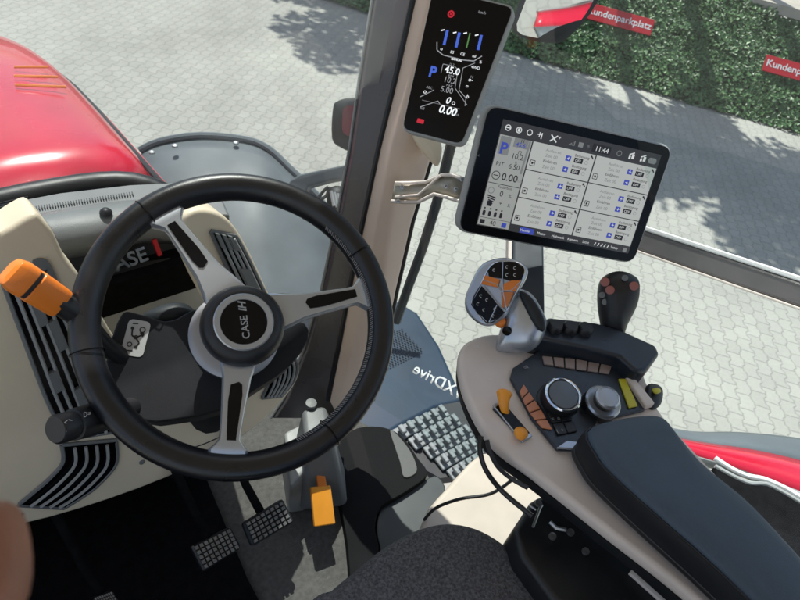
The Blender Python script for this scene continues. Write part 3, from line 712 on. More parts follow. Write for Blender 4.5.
# steering column pod
WC = pd(243.5, 319, .79)
nW = Vector((-.196, -.49, .85)).normalized(); uW = (Vector((1, 0, 0))-nW*nW.x).normalized(); vW = nW.cross(uW)
col = thing('steering_column', 'black steering column pod with a small white symbol sticker', 'steering column', (WC.x, .62, 0))
def on_w(x, y, off=0): return pp(x, y, WC+nW*off, nW)
po = [(122, 313), (132, 312), (150, 317), (164, 321), (178, 318), (192, 310), (230, 298), (270, 318), (304, 322), (308, 340), (290, 366), (258, 388), (222, 410), (175, 420), (140, 420), (112, 392), (106, 362), (112, 336)]
bm = prism(smoothpoly([on_w(x, y, -.055) for x, y in po], 2), -nW*.09); finish('pod_housing', bm, M['black_soft'], col, bevel=.012, seg=3)
bm = pillow(smoothpoly([on_w(x, y, -.10) for x, y in [(140, 318), (155, 308), (174, 303), (188, 305), (196, 315), (180, 328), (150, 330)]], 3), nW, .02); finish('pod_hood', bm, M['dark'], col)
finish('column_tube', tube([WC-nW*.03, WC-nW*.15, WC-nW*.25+Vector((0, .03, -.05)), Vector((WC.x-.02, .76, .1))], [.045, .06, .07, .07], None, 20), M['black_soft'], col)
# sticker
sa, sb = on_w(126, 318, -.0545), on_w(148, 322, -.0545); sc_ = on_w(120, 354, -.0545); fr = Frame(sc_, sb-sa, sa-sc_); W_, H_ = (sb-sa).length, (sa-sc_).length
bm = bmesh.new(); rect(fr, 0, 0, W_, H_, bm, 0, .0006, r=.006)
for (x, y, r) in ((.3, .3, .1), (.7, .75, .12), (.5, .52, .08)): ringl(fr, W_*x, H_*y, W_*r, .0014, bm, 1, .001)
line(fr, [(W_*.25, H_*.75), (W_*.3, H_*.55), (W_*.5, H_*.5), (W_*.75, H_*.62)], .002, bm, 1, .001); line(fr, [(W_*.5, H_*.5), (W_*.7, H_*.38), (W_*.6, H_*.25)], .002, bm, 1, .001)
line(fr, [(W_*.62, H_*.66), (W_*.8, H_*.66), (W_*.76, H_*.56)], .002, bm, 1, .001); line(fr, [(W_*.2, H_*.12), (W_*.5, H_*.14)], .0018, bm, 1, .001); line(fr, [(W_*.2, H_*.88), (W_*.45, H_*.9)], .0018, bm, 1, .001)
for x, y in ((.25, .75), (.5, .5), (.75, .62), (.6, .25)): rect(fr, W_*x-.002, H_*y-.002, .004, .004, bm, 1, .0012, .0015)
finish('symbol_sticker', bm, [mat('sticker_grey', (.5, .5, .5), .5), M['black']], col, smooth=False, recalc=False)
# multifunction stalk (black) on the left, below
sk = thing('indicator_stalk', 'black indicator stalk with white symbols left below the steering wheel', 'stalk', pd(120, 410, .84))
A_, B_ = pd(55, 430, .76), pd(132, 408, .84); dd = (B_-A_).normalized()
finish('stalk_body', lathe([(.0, 0), (.014, 0), (.0165, .003), (.0165, .02), (.0155, .021), (.0155, .023), (.018, .024), (.019, .05), (.017, .07), (.014, .115)], A_, dd, None, 28), M['black'], sk)
fr = Frame(pd(66, 422, .80), dd, UP); bm = bmesh.new()
tt = (dd*1).normalized(); fr = Frame(A_+dd*.012-ray(75, 425)*.0168+UP*.002, dd, UP)
text(fr, '<>', -.002, 0, .010, bm, lift=.002); text(fr, 'D=', .022, .004, .008, bm, lift=.004); text(fr, 'o', .026, -.008, .008, bm, lift=.004); text(fr, 'w', .000, -.009, .007, bm, lift=.003)
finish('printed_symbols', bm, M['white'], sk, smooth=False, recalc=False)
fr = Frame(A_-dd*.0006, UP, dd.cross(UP)) 
# orange shuttle lever
ol = thing('shuttle_lever', 'orange shuttle lever with black stem left of the steering wheel', 'lever', pd(100, 345, .82))
A_, B_, C_ = pd(18, 276, .77), pd(60, 303, .79), pd(104, 345, .83)
dd = (B_-A_).normalized(); sdv = dd.cross(-ray(40, 290)).normalized(); tv = sdv.cross(dd)
def rr(c, a, b, wd, th, n=20, pw=.5):
    out = []
    for k in range(n):
        t = 2*math.pi*k/n; cx, sx = math.cos(t), math.sin(t)
        out.append(c+a*wd*math.copysign(abs(cx)**pw, cx)+b*th*math.copysign(abs(sx)**pw, sx))
    return out
Ln = (B_-A_).length
rg = [rr(A_-dd*.012, sdv, tv, .010, .008), rr(A_-dd*.009, sdv, tv, .0160, .012), rr(A_, sdv, tv, .0190, .0145), rr(A_+dd*Ln*.22, sdv, tv, .0190, .0145), rr(A_+dd*Ln*.24, sdv, tv, .017, .012)]
finish('lever_cap', loft(rg), M['orange'], ol, bevel=.001)
finish('lever_ring', loft([rr(A_+dd*Ln*.23, sdv, tv, .0172, .0125), rr(A_+dd*Ln*.33, sdv, tv, .0172, .0125)]), M['black'], ol)
rg = [rr(A_+dd*Ln*.32, sdv, tv, .0180, .0135), rr(A_+dd*Ln*.34, sdv, tv, .0190, .0145), rr(A_+dd*Ln*.9, sdv, tv, .0182, .014), rr(A_+dd*Ln*1.0, sdv, tv, .0172, .013)]
finish('lever_grip', loft(rg), M['orange'], ol)
finish('lever_stem', tube([B_-dd*.01, B_+dd*.02, C_, pd(140, 370, .87)], [.014, .014, .012, .012], None, 14), M['black'], ol)

# steering wheel
sw = thing('steering_wheel', 'black leather steering wheel with three silver spokes and round hub badge', 'steering wheel', WC)
RM, rt = .1815, .0185
def wp(r, a, h=0): return WC+(uW*math.cos(a)+vW*math.sin(a))*r+nW*h
finish('rim', tube([wp(RM, 2*math.pi*k/96) for k in range(96)], rt, None, 20, closed=True, flat=.82), M['leather'], sw)
def wang(x, y): p = on_w(x, y)-WC; return math.atan2(p.dot(vW), p.dot(uW)), p.length
for px_ in ((98, 350), (330, 433), (150, 218), (355, 255)):
    a, _ = wang(*px_); c = wp(RM, a); t = (wp(RM, a+.01)-c).normalized()
    q = [c+(uW*math.cos(a)+vW*math.sin(a))*math.cos(k*math.pi/10)*(rt+.0004)+nW*math.sin(k*math.pi/10)*(rt*1.0) for k in range(20)]
    bm = tube(q, .0009, None, 5, closed=True); finish('seam_ring', bm, M['black_gloss'], sw)
bm = bmesh.new(); a0, _ = wang(330, 225); a1, _ = wang(300, 455)
if a1 > a0: a1 -= 2*math.pi
n_ = 120
for k in range(n_):
    a = a0+(a1-a0)*k/n_; c = wp(RM-rt*.90, a, rt*.45); t = (wp(RM, a+.01)-wp(RM, a)).normalized(); r_ = (c-WC).normalized()
    tube([c-t*.0012-r_*.001, c+t*.0012+r_*.0035+nW*.001], .0006, bm, 4)
finish('stitching', bm, mat('grey_thread', (.22, .22, .23), .6), sw)
HC = on_w(243, 325, .012)
for ex, ey in ((160, 208), (373, 292), (228, 452)):
    e = on_w(ex, ey); a = math.atan2((e-WC).dot(vW), (e-WC).dot(uW)); d = (e-WC); L_ = d.length; d.normalize(); s = nW.cross(d)
    prof = [(.035, .028, -.006), (.055, .023, -.002), (.075, .0175, .000), (.11, .0145, .0), (.140, .0125, .0), (.150, .0125, .0), (.156, .017, .0), (.162, .023, .0), (.168, .023, -.002)]
    rings = []
    for r, wd, h in prof:
        c = WC+d*r+nW*(h+.004)
        rings.append([c+s*wd-nW*.010, c+s*wd*1.0, c+s*wd*.86+nW*.0035, c-s*wd*.86+nW*.0035, c-s*wd, c-s*wd-nW*.010])
    sp = finish('spoke', loft(rings), M['silver'], sw)
    c0, c1 = WC+d*.085+nW*.0082, WC+d*.148+nW*.0082
    q = [c0-d*.004+s*.003, c0-d*.001+s*.0072, c0+d*.012+s*.0090, c1+d*.003+s*.0072, c1+d*.003-s*.0036, c0+d*.02-s*.0072, c0-s*.0062]
    finish('spoke_inset', prism(q, nW*.0008), M['black_gloss'], sp, smooth=False)
HB = HC
hb = finish('hub', lathe([(.040, -.045), (.050, -.03), (.052, -.006), (.0505, .004), (.046, .012), (.038, .016), (.0, .016)], HB, nW, None, 48), M['black'], sw)
finish('hub_base', lathe([(.052, -.030), (.056, -.022), (.056, -.014), (.048, -.010), (.0, -.010)], HB-uW*.012-vW*.005, nW, None, 48), mat('satin_grey', (.30, .31, .33), .35, metal=.6), sw)
bg = finish('badge', lathe([(.030, .0155), (.0355, .0165), (.0360, .019), (.0345, .0205), (.0285, .0195), (.0275, .0178), (0, .0178)], HB, nW, None, 64), M['silver'], sw)
finish('badge_face', lathe([(.0280, .0170), (.0280, .0186), (0, .0188)], HB, nW, None, 48), M['black_gloss'], bg)
cdir = (on_w(243, 304, .03)-on_w(249, 348, .03)).normalized(); fr = Frame(HB+nW*.0192, cdir, nW.cross(cdir))
bm = bmesh.new(); text(fr, 'CASE', -.0215, -.0045, .0125, bm, lift=.0002, bold=.015); text(fr, 'IH', .0125, -.0045, .0125, bm, lift=.0002, bold=.03, shear=.3)
finish('badge_lettering', bm, M['grey_light'], bg, smooth=False, recalc=False)

# ============================================================ PEDALS
PNp = Vector((0, -.45, .89)).normalized()
def pedal(q, z0, name, label, grp, mtl):
    pt = pz(*((sum(a for a, b in q)/4), (sum(b for a, b in q)/4)), z0)
    c = [pp(x, y, pt, PNp) for x, y in q]
    root = thing(name, label, 'pedal', pt-Z*(z0-.002), grp)
    finish('pad', prism(c, -PNp*.018), mtl, root, bevel=.006, smooth=True)
    bm = bmesh.new(); nx, ny = 8, 5
    for i in range(nx):
        for j in range(ny):
            s, t = (i+.5)/nx*.9+.05, (j+.5)/ny*.88+.06
            p = c[0].lerp(c[1], s).lerp(c[3].lerp(c[2], s), t); xx = (c[1]-c[0])/nx*.62; yy = (c[3]-c[0])/ny*.58
            box(p+PNp*.003, xx, yy, PNp*.006, bm)
    finish('grip_studs', bm, mat('worn_stud', (.20, .20, .20), .45, metal=.3, var=.3, vs=90), root, smooth=False)
    m_ = (c[0]+c[1])/2
    finish('arm', tube([(c[0]+c[2])/2-PNp*.018, m_+Vector((-.01, .05, .03)), m_+Vector((-.03, .20, .25))], [.009, .008, .008], None, 10), M['kick'], root)
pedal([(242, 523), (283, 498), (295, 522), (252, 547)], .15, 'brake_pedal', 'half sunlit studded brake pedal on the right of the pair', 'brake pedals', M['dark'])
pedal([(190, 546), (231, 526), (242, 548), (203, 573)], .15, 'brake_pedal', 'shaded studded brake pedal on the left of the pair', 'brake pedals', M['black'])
pedal([(92, 597), (112, 590), (122, 606), (102, 614)], .15, 'clutch_pedal', 'dark clutch pedal barely showing at the bottom edge', None, M['black'])
th = thing('accelerator_pedal', 'orange accelerator pedal hanging from a grey housing', 'pedal', pz(325, 480, .0))
pt = pz(325, 505, .11); n_ = Vector((0, -.5, .87)).normalized()
c = [pp(x, y, pt, n_) for x, y in [(311, 487), (331, 485), (336, 524), (315, 527)]]
finish('pad', prism(c, -n_*.012), M['amber'], th, bevel=.003)
c = [pp(x, y, pt, n_) for x, y in [(317, 473), (325, 472), (328, 490), (319, 490)]]
finish('pad_stem', prism(c, -n_*.010, None, -n_*.002), M['orange'], th, bevel=.002)
def solid(top, bot, name, m_, par, bv=.006):
    return finish(name, loft([bot, top]), m_, par, bevel=bv)
tp = [pz(x, y, .22) for x, y in [(302, 408), (326, 404), (334, 440), (306, 452)]]; bt = [pz(x, y, .02) for x, y in [(286, 470), (345, 468), (348, 508), (300, 512)]]
solid([p for p in tp], [p for p in bt], 'housing', M['grey'], th, .012)
tp = [pz(x, y, .14) for x, y in [(284, 432), (304, 422), (306, 470), (290, 486)]]; bt = [pz(x, y, .0) for x, y in [(282, 470), (300, 466), (306, 512), (288, 514)]]
solid(tp, bt, 'side_cheek', M['grey_light'], th, .008)
finish('top_cap', lathe([(.012, 0), (.012, .008), (.0, .010)], pz(311, 405, .222), Z, None, 20), M['grey'], th)

# ============================================================ PILLAR DISPLAY
em = lambda n, c, s=1: mat(n, (0, 0, 0), .3, emit=c, es=s)
E_w, E_g, E_b, E_r, E_gr, E_dg = em('screen_white', (.75, .78, .8), .9), em('screen_grey', (.35, .36, .38), .6), em('screen_blue', (.06, .13, .6), .7), em('screen_red', (.6, .02, .04), .6), em('screen_green', (.15, .4, .12), .4), em('screen_line', (.2, .2, .22), .5)
pdp = thing('pillar_display', 'tall black pillar display with glowing blue and white gauges', 'display', pd(405, 180, 1.02))
nP = Vector((-.78, -.36, .51)).normalized(); cP = pd(455, 70, .82)
q = [pp(x, y, cP, nP) for x, y in [(401, 131), (462, 147), (516, 6), (433, -14)]]
fr = Frame(q[0], q[1]-q[0], nP.cross(q[1]-q[0])); Wd = (q[1]-q[0]).length; Hd = (q[3]-q[0]).length
def inset(pts, s, r=3):
    return pts
def roundq(q, r, n=5):
    out = []
    for i in range(4):
        p, a, b = q[i], q[i-1], q[(i+1) % 4]; da, db = (a-p).normalized(), (b-p).normalized()
        for k in range(n):
            t = k/(n-1); p0, p2 = p+da*r, p+db*r; out.append(p0.lerp(p, t).lerp(p.lerp(p2, t), t))
    return out
finish('housing', prism(roundq(q, .012), -nP*.022), M['grey_light'], pdp, bevel=.003)
qc = sum(q, Vector())/4; qi = [qc+(p-qc)*.965 for p in q]
scr = finish('screen', prism(roundq(qi, .010), nP*.0018), M['black_gloss'], pdp, bevel=.0006, smooth=False)
bm = bmesh.new()
# place by the face's own coordinates, s across (0..1), t up (0..1)
def PD(x, y, h=.0026): return pp(x, y, cP+nP*h, nP)
ex = (PD(470, 96)-PD(440, 89)); ey = (PD(460, 60)-PD(447, 95))
def frp(x, y, lift=.0): return Frame(PD(x, y), ex, ey)
def tx(s, x, y, sz, mi=0, **k): text(frp(x, y), s, 0, 0, sz*.72, bm, mi, lift=0, **k)
k1 = .82/600
def ln_(pts, wd, mi):
    f0 = frp(450, 70); pr = []
    for x, y in pts:
        p = PD(x, y)-f0.o; pr.append((p.dot(f0.x), p.dot(f0.y)))
    line(f0, pr, wd*k1, bm, mi, 0)
tx('45.0', 444, 72, 12*k1, 0, bold=.015); tx('10.2', 443, 81.5, 10*k1, 4); tx('5.00', 440, 91, 10*k1, 4); tx('0', 445, 103, 12*k1, 0, shear=.2, bold=.01); tx('o', 451, 104.5, 10*k1, 0)
tx('0.00', 438, 112, 14*k1, 0, bold=.02, shear=.15); tx('km/h', 453, 115, 4*k1, 4); tx('P', 428, 76, 19*k1, 1, bold=.03)
tx('15.2', 449, 65, 4*k1, 4); tx('RPM', 448, 76.5, 4*k1, 4); tx('MAX', 446, 86, 4*k1, 4)
for (x, y, c1) in ((444, 45, 1), (456, 47.5, 1), (466.5, 48, 5), (478, 50, 1)):
    ln_([(x, y), (x+3.5, y-15)], 2.6 if c1 == 1 else 1.2, c1); ln_([(x-3, y-14.5), (x+.5, y-15.3)], 1, 0); pass
tx('o', 440, 50, 6*k1, 0); tx('85', 450, 53, 5*k1, 0); tx('CE', 460, 55, 5*k1, 0); tx('oil', 472, 57, 5*k1, 0)
ln_([(437, 42), (437, 50), (443, 55), (463, 60), (474, 61), (482, 56)], .9, 4)
tx('MANUAL', 451, 59.5, 3.6*k1, 0, bold=.03)
for off in (0, 2.5): ln_([(441, 73+off), (443, 64), (455, 66.5), (458, 70), (455, 88), (467, 105)], .5, 4) if off == 0 else ln_([(475, 63), (463, 68), (459, 90), (466, 98), (465, 106)], .6, 4)
ln_([(420, 97), (434, 90)], .7, 4); ln_([(420, 107), (438, 101), (440, 104)], .7, 4); ln_([(422, 100), (460, 109)], .5, 2)
tx('o', 423, 93, 8*k1, 0); tx('ABC', 426, 88, 4.5*k1, 4); tx('hill', 420, 109, 5*k1, 4)
tx('4WD', 471, 68, 5*k1, 0); tx('%', 479, 63, 5*k1, 0); tx('o-', 468, 81, 7*k1, 0); tx('=', 465, 88, 7*k1, 0); tx('H', 470, 78, 5*k1, 4); tx('b', 466, 98, 7*k1, 0)
f0 = frp(451, 14); ringl(f0, 0, 0, 2.6*k1, 1.5*k1, bm, 3, 0, 12); ringl(f0, 0, 0, .6*k1, 1.2*k1, bm, 3, 0, 8); f0 = frp(420, 121); rect(f0, -3*k1, -2*k1, 7*k1, 4*k1, bm, 3, 0, .001)
tx('km/h', 478, 13, 5*k1, 4)
finish('screen_graphics', bm, [E_w, E_b, E_dg, E_r, E_g, E_gr], scr, smooth=False, recalc=False)

# ============================================================ MONITOR
mo_ = thing('touch_monitor', 'large tablet style monitor with six white tiles on a lit screen', 'monitor', (.78, .42, .66))
xM = Vector((.801, -.595, -.066)).normalized(); yM = Vector((.292, .293, .91)); yM = (yM-xM*yM.dot(xM)).normalized(); nM = xM.cross(yM)
CM = Vector((.766, .411, .848)); WM, HM = .312, .194
q = [CM-xM*WM/2-yM*HM/2, CM+xM*WM/2-yM*HM/2, CM+xM*WM/2+yM*HM/2, CM-xM*WM/2+yM*HM/2]
finish('housing', prism(roundq(q, .022, 7), -nM*.026, None, -nM*.002), M['grey_light'], mo_, bevel=.006, seg=3)
qi = [CM+(p-CM)*1.0+((CM-p).normalized()*.006) for p in q]
sc2 = finish('bezel', prism(roundq(qi, .018, 7), nM*.0015, None, -nM*.003), M['black_gloss'], mo_, bevel=.001)
SW, SH = .262, .160
F0_ = CM-xM*SW/2-yM*SH/2+xM*.005+nM*.0024
F0 = Frame(F0_ if True else CM+Vector((0.011, .004, -.006))*.6-xM*SW/2-yM*SH/2, xM, yM)
s_bg = em('display_backlight', (.42, .44, .42), .48); s_dark = em('display_header', (.035, .035, .037), .6); s_tile = em('display_tile', (.48, .50, .48), .58); s_ink = mat('display_ink', (.01, .01, .012), .4, emit=(.02, .02, .025), es=.3)
s_blue = em('display_blue', (.04, .06, .35), .7); s_gtx = em('display_grey_text', (.2, .21, .21), .6); s_hi = em('display_light_text', (.6, .62, .62), .7)
SM = [s_bg, s_dark, s_tile, s_ink, s_blue, s_gtx, s_hi]
bm = bmesh.new(); rect(F0, 0, 0, SW, SH, bm, 1, 0)
def r_(x, y, w_, h_, mi, l=1, r=0): rect(F0, x*SW, y*SH, w_*SW, h_*SH, bm, mi, l*.0003, r)
def t_(s, x, y, sz, mi, l=3, **k): text(F0, s, x*SW, y*SH, sz*SH, bm, mi, lift=l*.0003, **k)
def l_(pts, wd, mi, l=3): line(F0, [(a*SW, b*SH) for a, b in pts], wd*SH, bm, mi, l*.0003)
r_(.005, .01, .195, .855, 0)
r_(.013, .69, .065, .165, 5, 2, .002); t_('P', .022, .70, .145, 4, 4, bold=.03)
r_(.095, .78, .085, .085, 5, 2); t_('11', .13, .83, .045, 3, 4); t_('45.6', .11, .79, .055, 4, 4, bold=.01)
t_('12', .13, .725, .045, 3); t_('10.2', .10, .675, .07, 3); t_('%', .13, .625, .04, 3); t_('6.50', .10, .58, .065, 3); t_('RIT', .022, .585, .055, 3)
l_([(.188, .86), (.182, .55)], .02, 5)
ringl(F0, .04*SW, .495*SH, .038*SH, .007*SH, bm, 3, .0012); l_([(.025, .495), (.055, .495)], .008, 3); t_('0.00', .075, .465, .095, 3, bold=.01); t_('km/h', .155, .47, .04, 5)
l_([(.006, .42), (.198, .42)], .006, 3); t_('Feldarbeit', .07, .385, .035, 3); t_('0', .09, .31, .075, 3); t_('%', .145, .31, .05, 3); ringl(F0, .035*SW, .35*SH, .028*SH, .008*SH, bm, 5, .0012)
for k in range(5): l_([(.02+.006*k, .30-.02*k), (.075-.004*k, .285-.02*k)], .012, 3)
r_(.03, .20, .03, .05, 3, 3); t_('+', .10, .225, .06, 3); t_('x', .155, .225, .06, 3); t_('-', .10, .165, .05, 3)
for k in range(4):
    r_(.018+.035*k, .105, .017, .05, 3, 3, .0015); r_(.021+.035*k, .168, .009, .016, 3, 3)
l_([(.006, .085), (.198, .085)], .004, 3); r_(.015, .025, .03, .04, 3, 3); t_('40', .075, .022, .065, 3); r_(.15, .02, .03, .045, 4, 3)
# header
for x in (.04, .105, .17): ringl(F0, x*SW, .935*SH, .025*SH, .008*SH, bm, 6, .0012, 14)
l_([(.025, .935), (.055, .935)], .01, 6); l_([(.105, .92), (.105, .95)], .02, 6); t_('+', .215, .905, .09, 6); l_([(.245, .90), (.245, .955)], .01, 6); l_([(.30, .96), (.34, .90)], .012, 6); l_([(.30, .90), (.34, .96)], .012, 6); t_('+', .345, .93, .05, 6)
for k in range(4): l_([(.42+.01*k, .905), (.42+.01*k, .915+.012*k)], .008, 5)
r_(.475, .905, .03, .045, 5, 3); t_('*', .53, .90, .06, 5); r_(.565, .892, .115, .075, 3, 2); t_('11:44', .58, .905, .065, 6, 4); ringl(F0, .735*SW, .93*SH, .024*SH, .006*SH, bm, 5, .0012)
for x in (.80, .875): r_(x, .9, .012, .03, 6, 3); r_(x+.018, .905, .016, .045, 6, 3); l_([(x, .94), (x+.03, .965)], .01, 6)
r_(.925, .90, .055, .055, 5, 3, .004)
names = [('Ausfahren', 'Einfahren')]*6
for c_i in range(2):
    for r_i in range(3):
        x0 = .208+c_i*.398; y0 = .075+(2-r_i)*.267; wt, ht = .39, .258
        r_(x0, y0, wt, ht, 2, 1)
        t_('Ausfahren', x0+.085, y0+.195, .038, 5); t_('Einfahren', x0+.085, y0+.095, .038, 3); t_('Zeit 00', x0+.09, y0+.145, .042, 5); t_('Zeit 00', x0+.09, y0+.04, .042, 5)
        t_('Bedienung', x0+.265, y0+.205, .036, 3); t_('Betätigung', x0+.265, y0+.105, .036, 3)
        for dy in (.15, .045):
            r_(x0+.215, y0+dy, .032, .05, 4, 2); t_('+', x0+.221, y0+dy+.004, .06, 6, 4)
            r_(x0+.268, y0+dy, .055, .045, 3, 2); t_('OFF', x0+.274, y0+dy+.010, .034, 6, 4); ringl(F0, (x0+.345)*SW, (y0+dy+.02)*SH, .016*SH, .003*SH, bm, 5, .0012, 10)
        l_([(x0+.012, y0+.04), (x0+.04, y0+.04), (x0+.04, y0+.09), (x0+.012, y0+.09), (x0+.012, y0+.04)], .006, 3); r_(x0+.02, y0+.055, .012, .02, 3, 2)
        l_([(x0+.365, y0+.245), (x0+.38, y0+.215)], .012, 3); l_([(x0+.365, y0+.245), (x0+.365, y0+.225)], .008, 3)
for k, x in enumerate((.05, .15, .25, .36, .455, .56, .66)): t_(('Run 1', 'Run 2', 'Ventile', 'Motor', 'Hubwerk', 'Kamera', 'Licht')[k], x+.02, .022, .036, 6, 4) if k > 1 else None
r_(.27, .005, .09, .055, 4, 2)
for k in range(5): l_([(.76+.022*k, .02), (.768+.022*k, .05)], .008, 6)
t_('Setup', .87, .022, .036, 6); r_(.955, .012, .025, .04, 5, 3)
finish('screen', bm, SM, sc2, smooth=False, recalc=False)
bm = bmesh.new(); fr = Frame(CM-xM*.151+yM*.02+nM*.002, xM, yM); text(fr, '<', 0, 0, .006, bm); finish('bezel_mark', bm, M['grey_light'], mo_, smooth=False)
# bracket and post
bk = thing('monitor_bracket', 'beige metal bracket joining the monitor to the pillar', 'bracket', pd(420, 190, 1.09))
def bpz(x, y, d): return pd(x, y, d)
up1 = [(395, 181, 1.075), (410, 181, 1.07), (426, 180, 1.06), (442, 173, 1.04), (452, 173, 1.03), (464, 177, 1.02)]
lo1 = [(391, 203, 1.075), (405, 204, 1.07), (418, 204, 1.06), (434, 196, 1.04), (446, 199, 1.03), (459, 203, 1.02)]
bm = loft([[bpz(x, y, d) for x, y, d in up1], [bpz((a[0]+b[0])/2, (a[1]+b[1])/2, a[2]-.006) for a, b in zip(up1, lo1)], [bpz(x, y, d) for x, y, d in lo1]], None, False, closed=False)
o = finish('bracket_plate', bm, mat('bracket_beige', (.36, .33, .27), .4, metal=.3, var=.06), bk, smooth=True); s_ = o.modifiers.new('sol', 'SOLIDIFY'); s_.thickness = .008; s_.offset = 1
bm = bmesh.new()
for a, b in ((up1, 3),): tube([bpz(x, y+2, d-.006) for x, y, d in up1], .003, bm, 8); tube([bpz(x, y-2, d-.006) for x, y, d in lo1], .003, bm, 8)
tube([bpz(395, 197, 1.066), bpz(418, 195, 1.052), bpz(440, 176, 1.032)], .0022, bm, 8)
finish('folded_rib', bm, M['taupe'], bk)
pieces('screw', ((402, 187, 1.062), (398, 201, 1.062), (446, 186, 1.02), (456, 189, 1.015), (462, 179, 1.01)), lambda b, q: lathe([(.004, 0), (.004, .003), (.0015, .0035), (.0, .0015)], bpz(*q), -ray(q[0], q[1]), b, 14), M['steel'], bk)
bm = pillow(smoothpoly([pd(x, y, 1.10) for x, y in [(412, 134), (424, 133), (438, 138), (442, 150), (438, 166), (428, 158), (418, 146)]], 3), -FW, .01, None, .03)
finish('cable_cover', bm, M['cream'], bk)
ps = thing('monitor_post', 'dark upright post holding the monitor above the armrest console', 'post', pz(527, 338, .66))
a, b = pz(527, 345, .655), CM-yM*.06-nM*.045
b = pd(527, 215, 1.09)
wv = RT; dv = (b-a).normalized(); 
finish('post_bar', prism([a+RT*.019, a-RT*.031, b-RT*.031, b+RT*.019] if False else [a-RT*.024, a+RT*.029, b+RT*.029, b-RT*.024], FW*.03), mat('post_dark', (.035, .045, .06), .4, var=.1), ps, smooth=False, bevel=.004)
finish('post_edge', prism([a-RT*.032, a-RT*.0245, b-RT*.0245, b-RT*.032], FW*.026), M['taupe'], ps, smooth=False, bevel=.002)
finish('mount_plate', box(CM-nM*.036, xM*.10, yM*.10, nM*.02), M['black'], ps, bevel=.003)

# ============================================================ CONSOLE WITH ARMREST
cs = thing('armrest_console', 'taupe control console with joysticks, dials and slate armrest pad', 'control console', (.6, .1, 0))
CZ = .66
def cz(x, y, h=0): return pz(x, y, CZ+h)
co = [(459, 360), (462, 346), (472, 338), (490, 333), (520, 334), (560, 338), (610, 352), (640, 368), (652, 392), (668, 420), (760, 520), (860, 640), (740, 640), (700, 603), (660, 570), (618, 538), (575, 504), (533, 471), (500, 447), (482, 425), (469, 400), (462, 380)]
ctop = smoothpoly([cz(*p) for p in co], 3)
finish('top_shell', prism(ctop, (0, 0, -.022)), M['taupe'], cs, bevel=.008, seg=3)
cen = sum(ctop, Vector())/len(ctop)
finish('under_shell', loft([[cen+(p-cen)*.992-Z*.021 for p in ctop], [cen+(p-cen)*.975-Z*.036 for p in ctop], [cen+(p-cen)*.90-Z*.048 for p in ctop]]), M['black_soft'], cs)
# seat side mount (black) below
sm = [pz(x, y, .56) for x, y in [(545, 492), (620, 540), (740, 640), (900, 800), (760, 800), (600, 640), (553, 600), (521, 556), (513, 530), (532, 500)]]
finish('side_mount', prism(sm, (0, 0, -.40)), M['black'], cs, bevel=.01)
bm = bmesh.new()
for x, y in ((570, 533), (552, 537), (538, 504), (585, 552)): lathe([(.005, 0), (.005, .004), (0, .005)], pz(x, y, .562), Z, bm, 12)
tube([pz(x, y, .57) for x, y in [(533, 527), (540, 508), (542, 505)]], .002, bm, 6); tube([pz(x, y, .57) for x, y in [(529, 505), (536, 510)]], .0015, bm, 6); tube([pz(x, y, .57) for x, y in [(550, 522), (556, 528), (566, 530)]], .003, bm, 6)
finish('bolt_and_clip', bm, M['steel'], cs)
finish('slide_rail', tube([pz(630, 572, .565), pz(668, 606, .565)], .004, None, 8), M['taupe'], cs)
# keypad panel
kp = [cz(x, y, .001) for x, y in [(509, 380), (512, 370), (536, 354), (545, 350), (612, 366), (618, 372), (644, 412), (596, 424), (584, 452), (556, 452), (530, 420)]]
kpo = finish('control_panel', prism(kp, (0, 0, .006)), mat('panel_navy', (.022, .028, .038), .3, var=.1), cs, bevel=.002)
KZ = .0072
def strip_keys(pa, pb, n, m_, name, gap=.06, h=.003):
    A = [cz(*p, KZ) for p in pa]; B = [cz(*p, KZ) for p in pb]
    def L(P, t):
        t *= len(P)-1; i = min(int(t), len(P)-2); return P[i].lerp(P[i+1], t-i)
    for k in range(n):
        t0, t1 = (k+gap)/n, (k+1-gap)/n; finish(name, prism([L(A, t0), L(A, t1), L(B, t1), L(B, t0)], (0, 0, h)), m_, kpo, smooth=False, bevel=.001)
strip_keys([(523, 385), (532, 398), (542, 413), (552, 431)], [(519, 392), (524, 404), (531, 416), (542, 429)], 5, M['button_orange'], 'orange_key')
strip_keys([(541, 357), (575, 360), (612, 367)], [(543, 365), (575, 370), (609, 375)], 6, M['button_pink'], 'taupe_key')
strip_keys([(617, 378), (629, 411)], [(624, 378), (638, 409)], 1, M['yellow'], 'yellow_key')
strip_keys([(546, 413), (568, 411)], [(551, 424), (572, 421)], 2, M['black'], 'phone_key', .03); strip_keys([(552, 425), (573, 422)], [(557, 436), (577, 432)], 2, M['black'], 'menu_key', .03)
fr = Frame(cz(552, 421, .0106), cz(572, 418)-cz(552, 421), cz(552, 410)-cz(555, 421)); bm = bmesh.new(); text(fr, '=  o', 0, 0, .008, bm); fr2 = Frame(cz(557, 433, .0106), fr.x, fr.y); text(fr2, '(  +', 0, 0, .008, bm); fr3 = Frame(cz(524, 369, .008), fr.x, fr.y); text(fr3, 'ok', 0, 0, .008, bm); finish('key_symbols', bm, M['grey_light'], kpo, smooth=False)
fin = prism([cz(x, y, .002) for x, y in [(616, 370), (622, 371), (652, 408), (642, 411)]], (0, 0, .012)); finish('side_frame', fin, M['taupe'], cs, bevel=.003)
bm = prism([cz(x, y, .007) for x, y in [(556, 449), (566, 442), (583, 444), (580, 451)]], (0, 0, .004)); finish('silver_button', bm, M['silver'], kpo, bevel=.001)
kn = Vector((-.18, -.16, .97)).normalized()
